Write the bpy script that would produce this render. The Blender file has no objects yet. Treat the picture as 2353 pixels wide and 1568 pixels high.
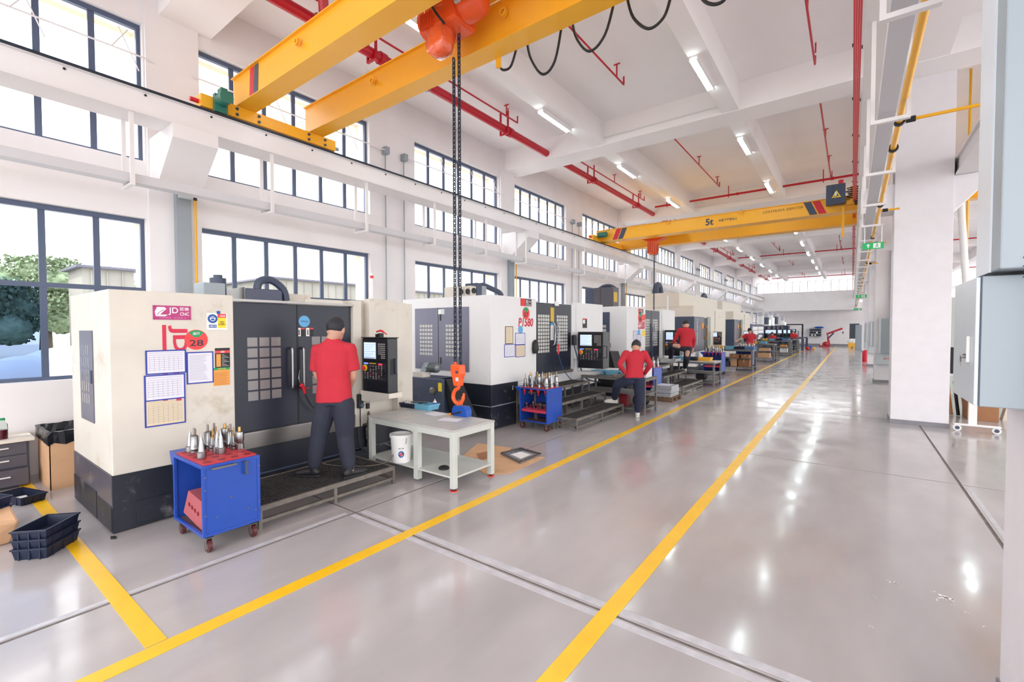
import bpy, bmesh, math, random
from math import pi, sin, cos, radians as R
from mathutils import Vector, Matrix
random.seed(7)
SC = bpy.context.scene
COL = SC.collection
# ---------------------------------------------------------------- camera
CH, FPX, YAW, PITCH, ROLL = 1.75, 1050.0, 36.65, -1.55, -0.1
cd = bpy.data.cameras.new('camera'); cam = bpy.data.objects.new('camera', cd); COL.objects.link(cam)
cd.sensor_width = 36; cd.lens = 36*FPX/2353; cd.clip_end = 500; cd.clip_start = .05
_f = Vector((-sin(R(YAW))*cos(R(PITCH)), cos(R(YAW))*cos(R(PITCH)), sin(R(PITCH))))
_r = Vector((cos(R(YAW)), sin(R(YAW)), 0)); _u = _r.cross(_f)
_R = _r*cos(R(ROLL))+_u*sin(R(ROLL)); _U = -_r*sin(R(ROLL))+_u*cos(R(ROLL))
CP = Vector((0, 0, CH))
cam.matrix_world = Matrix(((_R.x, _U.x, -_f.x, 0), (_R.y, _U.y, -_f.y, 0), (_R.z, _U.z, -_f.z, CH), (0, 0, 0, 1)))
SC.camera = cam
# ---------------------------------------------------------------- world, sun, exposure
W = bpy.data.worlds.new('sky'); SC.world = W; W.use_nodes = True
nt = W.node_tree; bg = nt.nodes['Background']
tc = nt.nodes.new('ShaderNodeTexCoord'); sx = nt.nodes.new('ShaderNodeSeparateXYZ')
cr = nt.nodes.new('ShaderNodeValToRGB')
cr.color_ramp.elements[0].position = .45; cr.color_ramp.elements[0].color = (.42, .42, .42, 1)
cr.color_ramp.elements[1].position = .52; cr.color_ramp.elements[1].color = (1, 1, 1, 1)
e = cr.color_ramp.elements.new(1.0); e.color = (.86, .93, 1, 1)
mp = nt.nodes.new('ShaderNodeMath'); mp.operation = 'MULTIPLY_ADD'; mp.inputs[1].default_value = .5; mp.inputs[2].default_value = .5
nt.links.new(tc.outputs['Generated'], sx.inputs[0]); nt.links.new(sx.outputs['Z'], mp.inputs[0])
nt.links.new(mp.outputs[0], cr.inputs[0]); nt.links.new(cr.outputs[0], bg.inputs[0])
bg.inputs[1].default_value = 2.15
sd = bpy.data.lights.new('sun', 'SUN'); sd.energy = 1.8; sd.angle = R(1.5); sd.color = (1, .93, .82)
so = bpy.data.objects.new('sun', sd); COL.objects.link(so)
so.rotation_euler = Vector((.26, .5, -.85)).to_track_quat('-Z', 'Y').to_euler()
SC.view_settings.view_transform = 'Standard'; SC.view_settings.look = 'None'
SC.view_settings.gamma = 1; SC.view_settings.use_curve_mapping = False
SC.view_settings.exposure = .95
# ---------------------------------------------------------------- helpers
def at(u, v, ax, val):                       # a pixel of the photo carried onto the plane axis = val
    d = _f + _R*((u-1176.5)/FPX) - _U*((v-784)/FPX)
    return CP + d*((val-CP[ax])/d[ax])
def dep(u, v, D):                            # a pixel carried to forward depth D
    return CP + (_f + _R*((u-1176.5)/FPX) - _U*((v-784)/FPX))*D
def depth(p): return (Vector(p)-CP).dot(_f)
def hz(x, y, v):                             # height above (x, y) that shows on row v
    a, b = -3.0, 9.0
    for _ in range(40):
        m = (a+b)/2; q = Vector((x, y, m))-CP
        if 784-FPX*q.dot(_U)/q.dot(_f) > v: a = m
        else: b = m
    return (a+b)/2
def lin(c):
    return tuple(((x/255)/12.92 if x/255 <= .04045 else ((x/255+.055)/1.055)**2.4) for x in c)
MATS = {}
def mat(name, rgb, rough=.5, metal=0, var=0, vs=6, bump=0, bs=40, emit=0, spec=.5, dirt=None, ds=3, coat=0, stretch=None):
    if name in MATS: return MATS[name]
    m = bpy.data.materials.new(name); m.use_nodes = True; n = m.node_tree; b = n.nodes['Principled BSDF']
    c = lin(rgb); b.inputs['Base Color'].default_value = (*c, 1)
    b.inputs['Roughness'].default_value = rough; b.inputs['Metallic'].default_value = metal
    b.inputs['Specular IOR Level'].default_value = spec; b.inputs['Coat Weight'].default_value = coat
    if emit: b.inputs['Emission Color'].default_value = (*c, 1); b.inputs['Emission Strength'].default_value = emit
    if var or bump or dirt:
        t = n.nodes.new('ShaderNodeTexCoord'); mpp = n.nodes.new('ShaderNodeMapping'); n.links.new(t.outputs['Object'], mpp.inputs[0])
        if stretch: mpp.inputs['Scale'].default_value = stretch
    src = None
    if var:
        ns = n.nodes.new('ShaderNodeTexNoise'); ns.inputs['Scale'].default_value = vs; ns.inputs['Detail'].default_value = 5
        n.links.new(mpp.outputs[0], ns.inputs[0]); r = n.nodes.new('ShaderNodeValToRGB')
        r.color_ramp.elements[0].position = .3; r.color_ramp.elements[1].position = .7
        r.color_ramp.elements[0].color = (*[max(0, x*(1-var)) for x in c], 1); r.color_ramp.elements[1].color = (*[min(1, x*(1+var)) for x in c], 1)
        n.links.new(ns.outputs[0], r.inputs[0]); src = r.outputs[0]
    if dirt:
        ns = n.nodes.new('ShaderNodeTexNoise'); ns.inputs['Scale'].default_value = ds; ns.inputs['Detail'].default_value = 8; ns.inputs['Roughness'].default_value = .7
        n.links.new(mpp.outputs[0], ns.inputs[0]); r = n.nodes.new('ShaderNodeValToRGB')
        r.color_ramp.elements[0].position = .56; r.color_ramp.elements[0].color = (0, 0, 0, 1)
        r.color_ramp.elements[1].position = .72; r.color_ramp.elements[1].color = (.75, .75, .75, 1)
        n.links.new(ns.outputs[0], r.inputs[0]); mx = n.nodes.new('ShaderNodeMix'); mx.data_type = 'RGBA'
        n.links.new(r.outputs[0], mx.inputs[0])
        if src: n.links.new(src, mx.inputs[6])
        else: mx.inputs[6].default_value = (*c, 1)
        mx.inputs[7].default_value = (*lin(dirt), 1); src = mx.outputs[2]
    if src: n.links.new(src, b.inputs['Base Color'])
    if bump:
        ns = n.nodes.new('ShaderNodeTexNoise'); ns.inputs['Scale'].default_value = bs; ns.inputs['Detail'].default_value = 4
        n.links.new(mpp.outputs[0], ns.inputs[0]); bp = n.nodes.new('ShaderNodeBump'); bp.inputs['Strength'].default_value = bump; bp.inputs['Distance'].default_value = .01
        n.links.new(ns.outputs[0], bp.inputs['Height']); n.links.new(bp.outputs[0], b.inputs['Normal'])
    MATS[name] = m; return m
def glass_mat(name, tint, gl=.08):
    m = bpy.data.materials.new(name); m.use_nodes = True; n = m.node_tree
    for x in list(n.nodes): n.nodes.remove(x)
    o = n.nodes.new('ShaderNodeOutputMaterial'); t = n.nodes.new('ShaderNodeBsdfTransparent'); g = n.nodes.new('ShaderNodeBsdfGlossy'); mx = n.nodes.new('ShaderNodeMixShader')
    t.inputs[0].default_value = (*tint, 1); g.inputs['Roughness'].default_value = .02
    fr = n.nodes.new('ShaderNodeFresnel'); fr.inputs[0].default_value = 1.08
    n.links.new(fr.outputs[0], mx.inputs[0]); n.links.new(t.outputs[0], mx.inputs[1]); n.links.new(g.outputs[0], mx.inputs[2]); n.links.new(mx.outputs[0], o.inputs[0])
    MATS[name] = m; return m
ORG = {}
class MB:
    def __init__(s): s.v = []; s.f = []
    def add(s, vs, fs):
        o = len(s.v); s.v += [Vector(x) for x in vs]; s.f += [tuple(i+o for i in f) for f in fs]; return s
    def box(s, a, b):
        x0, y0, z0 = [min(p, q) for p, q in zip(a, b)]; x1, y1, z1 = [max(p, q) for p, q in zip(a, b)]
        if s.v:
            e_ = [min(.0008, d*.05)*random.random() for d in (x1-x0, y1-y0, z1-z0)]; x0 += e_[0]; x1 -= e_[0]; y0 += e_[1]; y1 -= e_[1]; z0 += e_[2]; z1 -= e_[2]
        return s.add([(x0,y0,z0),(x1,y0,z0),(x1,y1,z0),(x0,y1,z0),(x0,y0,z1),(x1,y0,z1),(x1,y1,z1),(x0,y1,z1)],
                     [(0,3,2,1),(4,5,6,7),(0,1,5,4),(1,2,6,5),(2,3,7,6),(3,0,4,7)])
    def hexa(s, b4, t4):
        return s.add(list(b4)+list(t4), [(0,3,2,1),(4,5,6,7),(0,1,5,4),(1,2,6,5),(2,3,7,6),(3,0,4,7)])
    def prism(s, pts, ax, a, b):             # polygon in the two other axes, extruded along ax
        def P(p, h):
            q = list(p); q.insert(ax, h); return q
        n = len(pts); ar = sum(pts[i][0]*pts[(i+1)%n][1]-pts[(i+1)%n][0]*pts[i][1] for i in range(n))
        if (ar < 0) != (ax == 1): pts = pts[::-1]
        a, b = min(a, b), max(a, b)
        return s.add([P(p, a) for p in pts]+[P(p, b) for p in pts],
                     [tuple(range(n))[::-1], tuple(range(n, 2*n))]+[(i, (i+1) % n, n+(i+1) % n, n+i) for i in range(n)])
    def cyl(s, p0, p1, r0, r1=None, n=12, cap=True):
        r1 = r0 if r1 is None else r1
        p0, p1 = Vector(p0), Vector(p1); d = (p1-p0).normalized()
        a = d.orthogonal().normalized(); b = d.cross(a)
        vs = [p+(a*cos(2*pi*i/n)+b*sin(2*pi*i/n))*r for p, r in ((p0, r0), (p1, r1)) for i in range(n)]
        fs = [(i, (i+1) % n, n+(i+1) % n, n+i) for i in range(n)]
        if cap: fs += [tuple(range(n))[::-1], tuple(range(n, 2*n))]
        return s.add(vs, fs)
    def tube(s, pts, r, n=8, cap=True):
        pts = [Vector(p) for p in pts]; vs = []; fs = []; a = None; m = len(pts)
        for i, p in enumerate(pts):
            d = (pts[min(i+1, m-1)]-pts[max(i-1, 0)]).normalized()
            a = d.orthogonal().normalized() if a is None else (a-d*a.dot(d)).normalized()
            b = d.cross(a); rr = r[i] if isinstance(r, (list, tuple)) else r
            vs += [p+(a*cos(2*pi*k/n)+b*sin(2*pi*k/n))*rr for k in range(n)]
        for i in range(m-1):
            fs += [(i*n+k, i*n+(k+1) % n, (i+1)*n+(k+1) % n, (i+1)*n+k) for k in range(n)]
        if cap: fs += [tuple(range(n))[::-1], tuple(range((m-1)*n, m*n))]
        return s.add(vs, fs)
    def lathe(s, c, prof, n=16, d=(0, 0, 1)):
        c, d = Vector(c), Vector(d).normalized(); a = d.orthogonal().normalized(); b = d.cross(a); vs = []; fs = []
        for r, h in prof: vs += [c+d*h+(a*cos(2*pi*k/n)+b*sin(2*pi*k/n))*r for k in range(n)]
        m = len(prof)
        for i in range(m-1): fs += [(i*n+k, i*n+(k+1) % n, (i+1)*n+(k+1) % n, (i+1)*n+k) for k in range(n)]
        fs += [tuple(range(n))[::-1], tuple(range((m-1)*n, m*n))]
        return s.add(vs, fs)
    def ell(s, c, rx, ry, rz, A=None, n=16, m=10):
        A = A or (Vector((1,0,0)), Vector((0,1,0)), Vector((0,0,1))); c = Vector(c); vs = []; fs = []
        for j in range(m+1):
            t = pi*j/m
            for k in range(n):
                p = 2*pi*k/n; vs.append(c+A[0]*rx*max(sin(t), .02)*cos(p)+A[1]*ry*max(sin(t), .02)*sin(p)-A[2]*rz*cos(t))
        for j in range(m): fs += [(j*n+k, j*n+(k+1) % n, (j+1)*n+(k+1) % n, (j+1)*n+k) for k in range(n)]
        fs += [tuple(range(n))[::-1], tuple(range(m*n, (m+1)*n))]
        return s.add(vs, fs)
    def build(s, name, m, parent=None, smooth=False, bevel=0, **props):
        o0 = ORG.get(parent.name, Vector()) if parent else Vector()
        me = bpy.data.meshes.new(name); me.from_pydata([v-o0 for v in s.v], [], s.f); me.materials.append(m)
        if smooth:
            me.polygons.foreach_set('use_smooth', [True]*len(me.polygons))
            if smooth != 2: me.set_sharp_from_angle(angle=R(40))
        me.update()
        o = bpy.data.objects.new(name, me); COL.objects.link(o)
        if parent: o.parent = parent; ORG[o.name] = o0
        if bevel:
            b = o.modifiers.new('bevel', 'BEVEL'); b.width = bevel; b.segments = 2; b.limit_method = 'ANGLE'
        for k, x in props.items(): o[k] = x
        return o
def thing(name, label, cat, loc, group=None):
    o = bpy.data.objects.new(name, None); o.empty_display_size = .1; COL.objects.link(o); o.location = loc
    ORG[o.name] = Vector(loc); o['label'] = label; o['category'] = cat
    if group: o['group'] = group
    return o
def tag(o, label, cat, group=None):
    o['label'] = label; o['category'] = cat
    if group: o['group'] = group
    return o
def box(a, b): return MB().box(a, b)
def copy_tree(o, loc, rz=0, label=None, group=None, parent=None):
    c = o.copy(); COL.objects.link(c); c.location = loc; c.rotation_euler.z = rz
    if label: c['label'] = label
    if group: c['group'] = group
    def rec(src, dst):
        for ch in KIDS.get(src.name, []):
            k = ch.copy(); COL.objects.link(k); k.parent = dst; rec(ch, k)
    rec(o, c); return c
KIDS = {}
def kids(o):
    KIDS[o.name] = [x for x in COL.objects if x.parent == o]
    for x in KIDS[o.name]: kids(x)
def ring(pts, k=8):                          # smooth a polyline (Catmull-Rom)
    pts = [Vector(p) for p in pts]; out = []
    for i in range(len(pts)-1):
        a, b, c, d = pts[max(i-1, 0)], pts[i], pts[i+1], pts[min(i+2, len(pts)-1)]
        for j in range(k):
            t = j/k; out.append(.5*((2*b)+(c-a)*t+(2*a-5*b+4*c-d)*t*t+(3*b-3*c+d-a)*t**3))
    return out+[pts[-1]]
def text(name, s, p, h, facing, m, parent, width=None, rot=0, ext=.0008, shear=0, bold=.012):
    cu = bpy.data.curves.new(name, 'FONT'); cu.body = s; cu.size = 1; cu.extrude = 0; cu.align_x = 'CENTER'; cu.align_y = 'CENTER'; cu.shear = shear
    cu.resolution_u = 3; cu.offset = bold
    to = bpy.data.objects.new(name, cu); COL.objects.link(to)
    me = bpy.data.meshes.new_from_object(to.evaluated_get(bpy.context.evaluated_depsgraph_get())); bpy.data.objects.remove(to)
    if not me.vertices: return None
    xs = [v.co.x for v in me.vertices]; ys = [v.co.y for v in me.vertices]
    w, hh = max(xs)-min(xs), max(ys)-min(ys); cx, cy = (max(xs)+min(xs))/2, (max(ys)+min(ys))/2
    sy = h/hh; sx = (width/w) if width else sy
    rt = {'+x': Vector((0,1,0)), '-y': Vector((1,0,0)), '-x': Vector((0,-1,0)), '+z': Vector((1,0,0))}[facing]
    up = Vector((0,1,0)) if facing == '+z' else Vector((0,0,1)); nr = rt.cross(up)
    o0 = ORG.get(parent.name, Vector()); p = Vector(p)
    for v in me.vertices:
        x, y = (v.co.x-cx)*sx, (v.co.y-cy)*sy; x, y = x*cos(rot)-y*sin(rot), x*sin(rot)+y*cos(rot)
        v.co = p+rt*x+up*y+nr*ext-o0
    me.materials.clear(); me.materials.append(m)
    o = bpy.data.objects.new(name, me); COL.objects.link(o); o.parent = parent; ORG[o.name] = o0
    return o
# ---------------------------------------------------------------- materials
wallm = mat('wall_paint', (236, 232, 233), .75, var=.03, vs=1.5, bump=.05, bs=120)
ceilm = mat('ceiling_paint', (249, 244, 244), .8, var=.02, vs=1)
beige = mat('machine_beige', (214, 207, 196), .45, var=.05, vs=3, dirt=(176, 160, 132), ds=2.2)
beige2 = mat('machine_white', (226, 225, 226), .4, var=.02, vs=3)
cream = mat('machine_cream', (222, 213, 200), .45, var=.02)
dark = mat('machine_dark', (23, 27, 42), .42, var=.12, vs=5)
darkscuff = mat('machine_dark_scuffed', (28, 32, 44), .42, var=.2, vs=4, dirt=(120, 118, 124), ds=5)
door = mat('door_navy', (25, 30, 48), .38, var=.05, vs=3)
greyp = mat('grey_plate', (92, 92, 108), .4, var=.1)
slate = mat('slate_blue_grey', (66, 76, 98), .45)
pane1 = mat('tinted_pane', (128, 122, 122), .18, spec=.6, var=.08, vs=2)
pane2 = mat('pale_pane', (190, 188, 182), .2, var=.1, vs=9)
steel = mat('brushed_steel', (138, 134, 132), .3, .9, var=.06, vs=4)
chrome = mat('chrome', (150, 150, 152), .28, 1)
rawst = mat('worn_steel', (126, 119, 112), .5, .55, var=.25, vs=9)
grate = mat('grating_steel', (74, 70, 70), .55, .4, var=.2, vs=12)
blue = mat('trolley_blue', (32, 74, 168), .35, var=.06)
red = mat('pipe_red', (196, 22, 44), .35)
redpl = mat('red_plastic', (214, 32, 52), .4)
yel = mat('crane_yellow', (255, 186, 48), .32, var=.02)
pyel = mat('pipe_yellow', (236, 172, 28), .4)
oran = mat('hoist_orange', (240, 92, 40), .35)
film = mat('plastic_wrap', (232, 96, 52), .15, bump=.9, bs=14, coat=.6)
blk = mat('black', (20, 20, 24), .5)
blkg = mat('black_gloss', (24, 25, 34), .3)
rub = mat('rubber', (30, 30, 32), .7)
wht = mat('white', (240, 238, 236), .5)
pap = mat('paper', (226, 224, 234), .7)
paplines = mat('paper_lines', (150, 150, 170), .7)
paptan = mat('paper_tan', (224, 206, 172), .7)
blt = mat('blue_tape', (40, 60, 160), .5)
cardb = mat('cardboard', (208, 164, 126), .8, var=.08, vs=4)
cardb2 = mat('cardboard_dark', (160, 112, 78), .8, var=.08, vs=4)
steelw = mat('white_steel', (232, 228, 228), .5)
frm = mat('window_frame', (80, 92, 118), .4)  # frame colour lightened to include glare from the bright windows
gcab = mat('cabinet_grey', (196, 206, 210), .4)
gcab2 = mat('cabinet_side', (150, 160, 168), .4)
lamp = mat('tube_light', (240, 255, 255), .3, emit=24)
scr = mat('screen', (196, 214, 240), .3, emit=.4)
concj = mat('joint_filler', (122, 114, 112), .8, var=.25, vs=12)
tabm = mat('table_paint', (200, 202, 196), .45, var=.05, vs=4)
ltblue = mat('tray_blue', (112, 178, 206), .45)
navy = mat('tray_navy', (26, 34, 58), .45)
green = mat('green', (20, 150, 90), .5)
skin = mat('skin', (196, 150, 128), .55)
hair = mat('hair', (34, 32, 40), .6, bump=.4, bs=90)
shirt = mat('red_shirt', (186, 38, 54), .85, bump=.25, bs=22, var=.04, vs=8)
shirt2 = mat('crimson_shirt', (182, 34, 48), .85, bump=.25, bs=22, var=.04, vs=8)
trou = mat('dark_trousers', (40, 43, 58), .85, bump=.3, bs=24, var=.1, vs=6)
trou2 = mat('navy_jeans', (36, 42, 66), .85, bump=.3, bs=24, var=.2, vs=6)
shoe = mat('black_shoe', (26, 26, 30), .5)
shoew = mat('white_shoe', (210, 206, 202), .55)
orp = mat('orange_paper', (232, 160, 82), .7)
pink = mat('nameplate_magenta', (178, 42, 116), .35)
cyb = mat('round_blue', (96, 166, 214), .5)
bdg = mat('badge_red', (236, 62, 62), .45)
yl2 = mat('bright_yellow', (250, 214, 40), .45)
glass = glass_mat('window_glass', (.97, .98, 1))
glassd = glass_mat('window_glass_tinted', (.2, .26, .4))
glassb = glass_mat('bottle_glass', (.85, .9, .88))
BAY = 7.93
# ================================================================ SETTING
# floor: polished concrete slabs with recessed joints
def floor_mat():
    m = mat('polished_concrete', (180, 174, 174), .2, var=.15, vs=1.4, spec=.55, stretch=(1.0, .35, 1))
    n = m.node_tree; b = n.nodes['Principled BSDF']
    t = n.nodes.new('ShaderNodeTexCoord'); ns = n.nodes.new('ShaderNodeTexNoise'); ns.inputs['Scale'].default_value = 2.3; ns.inputs['Detail'].default_value = 6
    r = n.nodes.new('ShaderNodeMapRange'); r.inputs[1].default_value = .3; r.inputs[2].default_value = .7; r.inputs[3].default_value = .06; r.inputs[4].default_value = .22
    n.links.new(t.outputs['Object'], ns.inputs[0]); n.links.new(ns.outputs[0], r.inputs[0]); n.links.new(r.outputs[0], b.inputs['Roughness'])
    n2 = n.nodes.new('ShaderNodeTexNoise'); n2.inputs['Scale'].default_value = 5; bp = n.nodes.new('ShaderNodeBump'); bp.inputs['Strength'].default_value = .025; bp.inputs['Distance'].default_value = .01
    n.links.new(t.outputs['Object'], n2.inputs[0]); n.links.new(n2.outputs[0], bp.inputs['Height']); n.links.new(bp.outputs[0], b.inputs['Normal'])
    return m
flm = floor_mat()
fl = box((-8.4, -5, -.3), (11, 55, -.006)).build('floor', concj, kind='structure')
xs = [-8.4, -3.78, .995, 5.6, 11]; ys = [-5, -1.85, 2.57, 7.04, 11.3, 15.5, 19.8, 24.1, 28.4, 32.7, 37, 41.3, 45.6, 49.9, 55]
for i in range(4):
    for j in range(len(ys)-1):
        g = .014 if j < 5 else .008
        if i == 0: x1 = xs[i+1]-.02
        else: x1 = xs[i+1]-g
        box((xs[i]+g, ys[j]+g, -.05), (x1, ys[j+1]-g, 0)).build('slab', flm, fl)
# pale repair bands beside the joints
rep = mat('joint_edge', (196, 194, 200), .35, var=.12, vs=10)
box((-3.74, 2.60, -.0), (.96, 2.66, .0012)).build('joint_edge', rep, fl)
box((-3.74, 2.49, -.0), (.96, 2.54, .0012)).build('joint_edge', rep, fl)
box((-3.85, -1.8, 0), (-3.81, 2.5, .0012)).build('joint_edge', rep, fl)
box((1.03, 2.6, 0), (1.07, 7.0, .0012)).build('joint_edge', rep, fl)
# white spilled paint specks
sp = MB()
for (u, v, s) in [(2170, 1372, .035), (2158, 1378, .025), (2182, 1380, .02), (2050, 1338, .02), (2066, 1343, .018), (2190, 1392, .012), (2144, 1360, .012), (2040, 1334, .012), (2222, 1408, .01), (2260, 1440, .01), (2000, 1440, .012), (2010, 1372, .01)]:
    p = at(u, v, 2, 0)
    for k in range(5):
        q = p+Vector((random.uniform(-1, 1)*s, random.uniform(-1, 1)*s, 0)); r = s*random.uniform(.2, .6)
        sp.add([q+Vector((r*random.uniform(.5, 1)*cos(a*pi/3), r*random.uniform(.5, 1)*sin(a*pi/3), .0015)) for a in range(6)], [tuple(range(6))])
sp.build('paint_splash', wht, fl, kind='stuff')
lm = mat('floor_line_yellow', (250, 196, 30), .3, var=.06, vs=5)
tag(box((-3.07, -.6, .0005), (-2.96, 46, .003)).build('floor_line', lm), 'long yellow floor line running in front of the machines', 'floor line')
tag(box((-1.23, -1, .0005), (-1.12, 52.5, .003)).build('floor_line', lm), 'long yellow floor line down the middle of the open aisle', 'floor line')
tag(box((-7.55, .77, .0005), (-3.08, .87, .003)).build('floor_line', lm), 'short yellow floor line between black trays and blue trolley', 'floor line')
# left wall with openings
WX, WT, GX = -7.9, .38, -8.02
wins = []
for k in range(-1, 7):
    b = k*BAY
    for a, c in ((2.763, 5.79), (6.98, 10.03)):
        wins.append((a+b, c+b))
wins = [w for w in wins if w[0] > -6 and w[1] < 54]
ZL0, ZL1, ZU0, ZU1, CZ = 1.12, 3.29, 4.08, 5.96, 6.7
wm = MB(); X0 = WX-WT
wm.box((X0, -5, -.1), (WX, 54.3, ZL0)); wm.box((X0, -5, ZL1), (WX, 54.3, ZU0)); wm.box((X0, -5, ZU1), (WX, 54.3, CZ))
edges = [-5]+[e for w in wins for e in w]+[54.3]
for i in range(0, len(edges), 2):
    wm.box((X0, edges[i], ZL0), (WX, edges[i+1], ZL1)); wm.box((X0, edges[i], ZU0), (WX, edges[i+1], ZU1))
extm = mat('exterior_sun_tint', (242, 216, 190), .8)  # warm tint in the colour stands in for sunlight on the window reveals
wo = MB()
for z0_, z1_ in ((-.1, ZL0), (ZL1, ZU0), (ZU1, CZ)): wo.box((X0-.14, -5, z0_), (X0-.001, 54.3, z1_))
for i in range(0, len(edges), 2): wo.box((X0-.14, edges[i], ZL0), (X0-.001, edges[i+1], ZL1)); wo.box((X0-.14, edges[i], ZU0), (X0-.001, edges[i+1], ZU1))
wo.build('wall_exterior', extm, kind='structure')
wall = wm.build('wall_left', wallm, kind='structure')
# low skirting and small columns that stand proud of the wall
for k in range(-1, 7):
    y = 2.12+k*BAY
    box((WX, y, 0), (WX+.05, y+.64, CZ)).build('trim_%d' % (k+2), wallm, kind='structure')
# windows
pm, pmd = {}, {}
def window(n, y0, y1, z0, z1, lower, tinted=False):
    f = MB(); t = .045; d = .06; x0, x1 = GX-d/2, GX+d/2; ny = 6; st = (y1-y0)/ny
    f.box((x0, y0, z0), (x1, y1, z0+t)); f.box((x0, y0, z1-t-.02), (x1, y1, z1))
    f.box((x0+.003, y0+.002, z0+.003), (x1-.003, y0+t, z1-.003)); f.box((x0+.003, y1-t, z0+.003), (x1-.003, y1-.002, z1-.003))
    for i in range(1, ny): f.box((GX-.016, y0+i*st-.033, z0+.01), (GX+.016, y0+i*st+.033, z1-.01))
    zt = None
    if lower: zt = z0+(z1-z0)*.545; f.box((GX-.02, y0+.01, zt-.03), (GX+.02, y1-.01, zt+.03))
    w = f.build('window_%d' % n, frm, kind='structure')
    for i in range(ny):
        for a, b in (((z0, zt), (zt, z1)) if lower else ((z0, z1),)):
            key = (round(st, 3), round(b-a, 3)); dk = tinted and lower and a == z0 and i in (1, 3)
            dd = pmd if dk else pm
            if key not in dd:
                mm = MB().add([(0, .02, .02), (0, st-.02, .02), (0, st-.02, b-a-.02), (0, .02, b-a-.02)], [(0, 1, 2, 3)])
                me = bpy.data.meshes.new('pane'); me.from_pydata(mm.v, [], mm.f); me.materials.append(glassd if dk else glass); dd[key] = me
            o = bpy.data.objects.new('pane', dd[key]); COL.objects.link(o); o.parent = w; o.location = (GX, y0+i*st, a)
    return w
n = 0
for (a, b) in wins:
    n += 1; window(n, a, b, ZL0, ZL1, True, tinted=(a < 0 and b > 1)); n += 1; window(n, a, b, ZU0, ZU1, False)
# upper window opener rods with scissor stays
for i, (a, b) in enumerate(wins):
    if b < 0 or a > 40: continue
    t = thing('window_opener', 'thin metal opener rod with scissor stays across %s upper window' % (['', 'the nearest', 'the second', 'the third', 'the fourth', 'the fifth', 'the sixth', 'the seventh', 'the eighth', 'the ninth', 'the tenth', 'the eleventh', 'the twelfth'][min(i, 12)] or 'the far-left'), 'window opener', (WX, a, 5.4), 'window opener rods')
    lo = a-.1 if i % 2 == 0 else a-.35; hi = b+.35 if i % 2 == 0 else b+.1
    MB().cyl((WX+.1, lo, 5.45), (WX+.1, hi, 5.45), .012, n=6).build('rod', steelw, t)
    for q in (1, 2.4) if i % 2 == 0 else (.7, 1.8, 2.7):
        MB().cyl((WX+.1, a+q, 5.45), (GX+.1, a+q+.2, 5.8), .008, n=5).build('stay', steelw, t)
        MB().cyl((WX+.1, a+q+.28, 5.25), (GX+.1, a+q+.1, 5.8), .008, n=5).build('stay', steelw, t)
    y = hi if i % 2 == 0 else lo
    g = MB().box((WX+.005, y-.05, 5.38), (WX+.14, y+.05, 5.52)).build('gear_box', gcab2, t)
    MB().cyl((WX+.05, y, 5.38), (WX+.05, y, 1.2), .012, n=6).build('crank_rod', gcab2, t)
# ceiling slab, cross beams, long beams
ce = box((-8.3, -5, CZ), (11, 54.3, CZ+.2)).build('ceiling', ceilm, kind='structure')
for k in range(-1, 6):
    y = 2.28+k*BAY
    box((WX, y, 6.15), (11, y+.66, CZ)).build('cross_beam', ceilm, ce)
for x in (-5.0, -2.05, 3.2, 6.2):
    for k in range(-1, 6):
        y = 2.28+k*BAY+.66
        box((x-.16, y, 6.16), (x+.16, y+BAY-.66, CZ)).build('long_beam', ceilm, ce)
for k in range(-1, 6):
    y = 2.28+k*BAY+.66
    box((.75, y, 6.16), (1.2, y+BAY-.66, CZ)).build('long_beam', ceilm, ce)
    MB().box((-4.83, y-.7, 6.30), (-2.2, y-.68, 6.325)).build('conduit', steelw, ce)
# lamps under the long beams
ordn = ['first', 'second', 'third', 'fourth', 'fifth', 'sixth', 'seventh', 'eighth', 'ninth', 'tenth', 'eleventh', 'twelfth', 'thirteenth']
for x, nm in ((-5.08, 'the beam nearer the window wall'), (-2.13, 'the beam over the yellow line')):
    ys_ = [4.3+BAY*k+d for k in range(0, 6) for d in (0, 4.07)]
    ys_ = [y for y in ys_ if y < 50]
    for i, y in enumerate(ys_):
        t = thing('tube_lamp', '%s tube lamp from the camera along %s' % (ordn[min(i, 12)], nm), 'lamp', (x, y, 6.1), 'ceiling tube lamps')
        MB().box((x-.07, y-.58, 6.135), (x+.07, y+.58, 6.16)).box((x-.07, y-.58, 6.08), (x-.052, y+.58, 6.135)).box((x+.052, y-.58, 6.08), (x+.07, y+.58, 6.135)).build('housing', steelw, t)
        box((x-.05, y-.54, 6.085), (x+.05, y+.54, 6.13)).build('light_tube', lamp, t)
for x, y in ((3.1, 15), (3.1, 20), (6.1, 17), (3.1, 26), (6.1, 28), (6.1, 10)):
    t = thing('tube_lamp', 'x', 'lamp', (x, y, 6.1), 'side aisle lamps')
    t['label'] = 'lit tube lamp in the side aisle seen right of the big column'
    MB().box((x-.07, y-.58, 6.135), (x+.07, y+.58, 6.16)).box((x-.07, y-.58, 6.08), (x-.052, y+.58, 6.135)).box((x+.052, y-.58, 6.08), (x+.07, y+.58, 6.135)).build('housing', steelw, t)
    box((x-.05, y-.54, 6.085), (x+.05, y+.54, 6.13)).build('light_tube', lamp, t)
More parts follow.
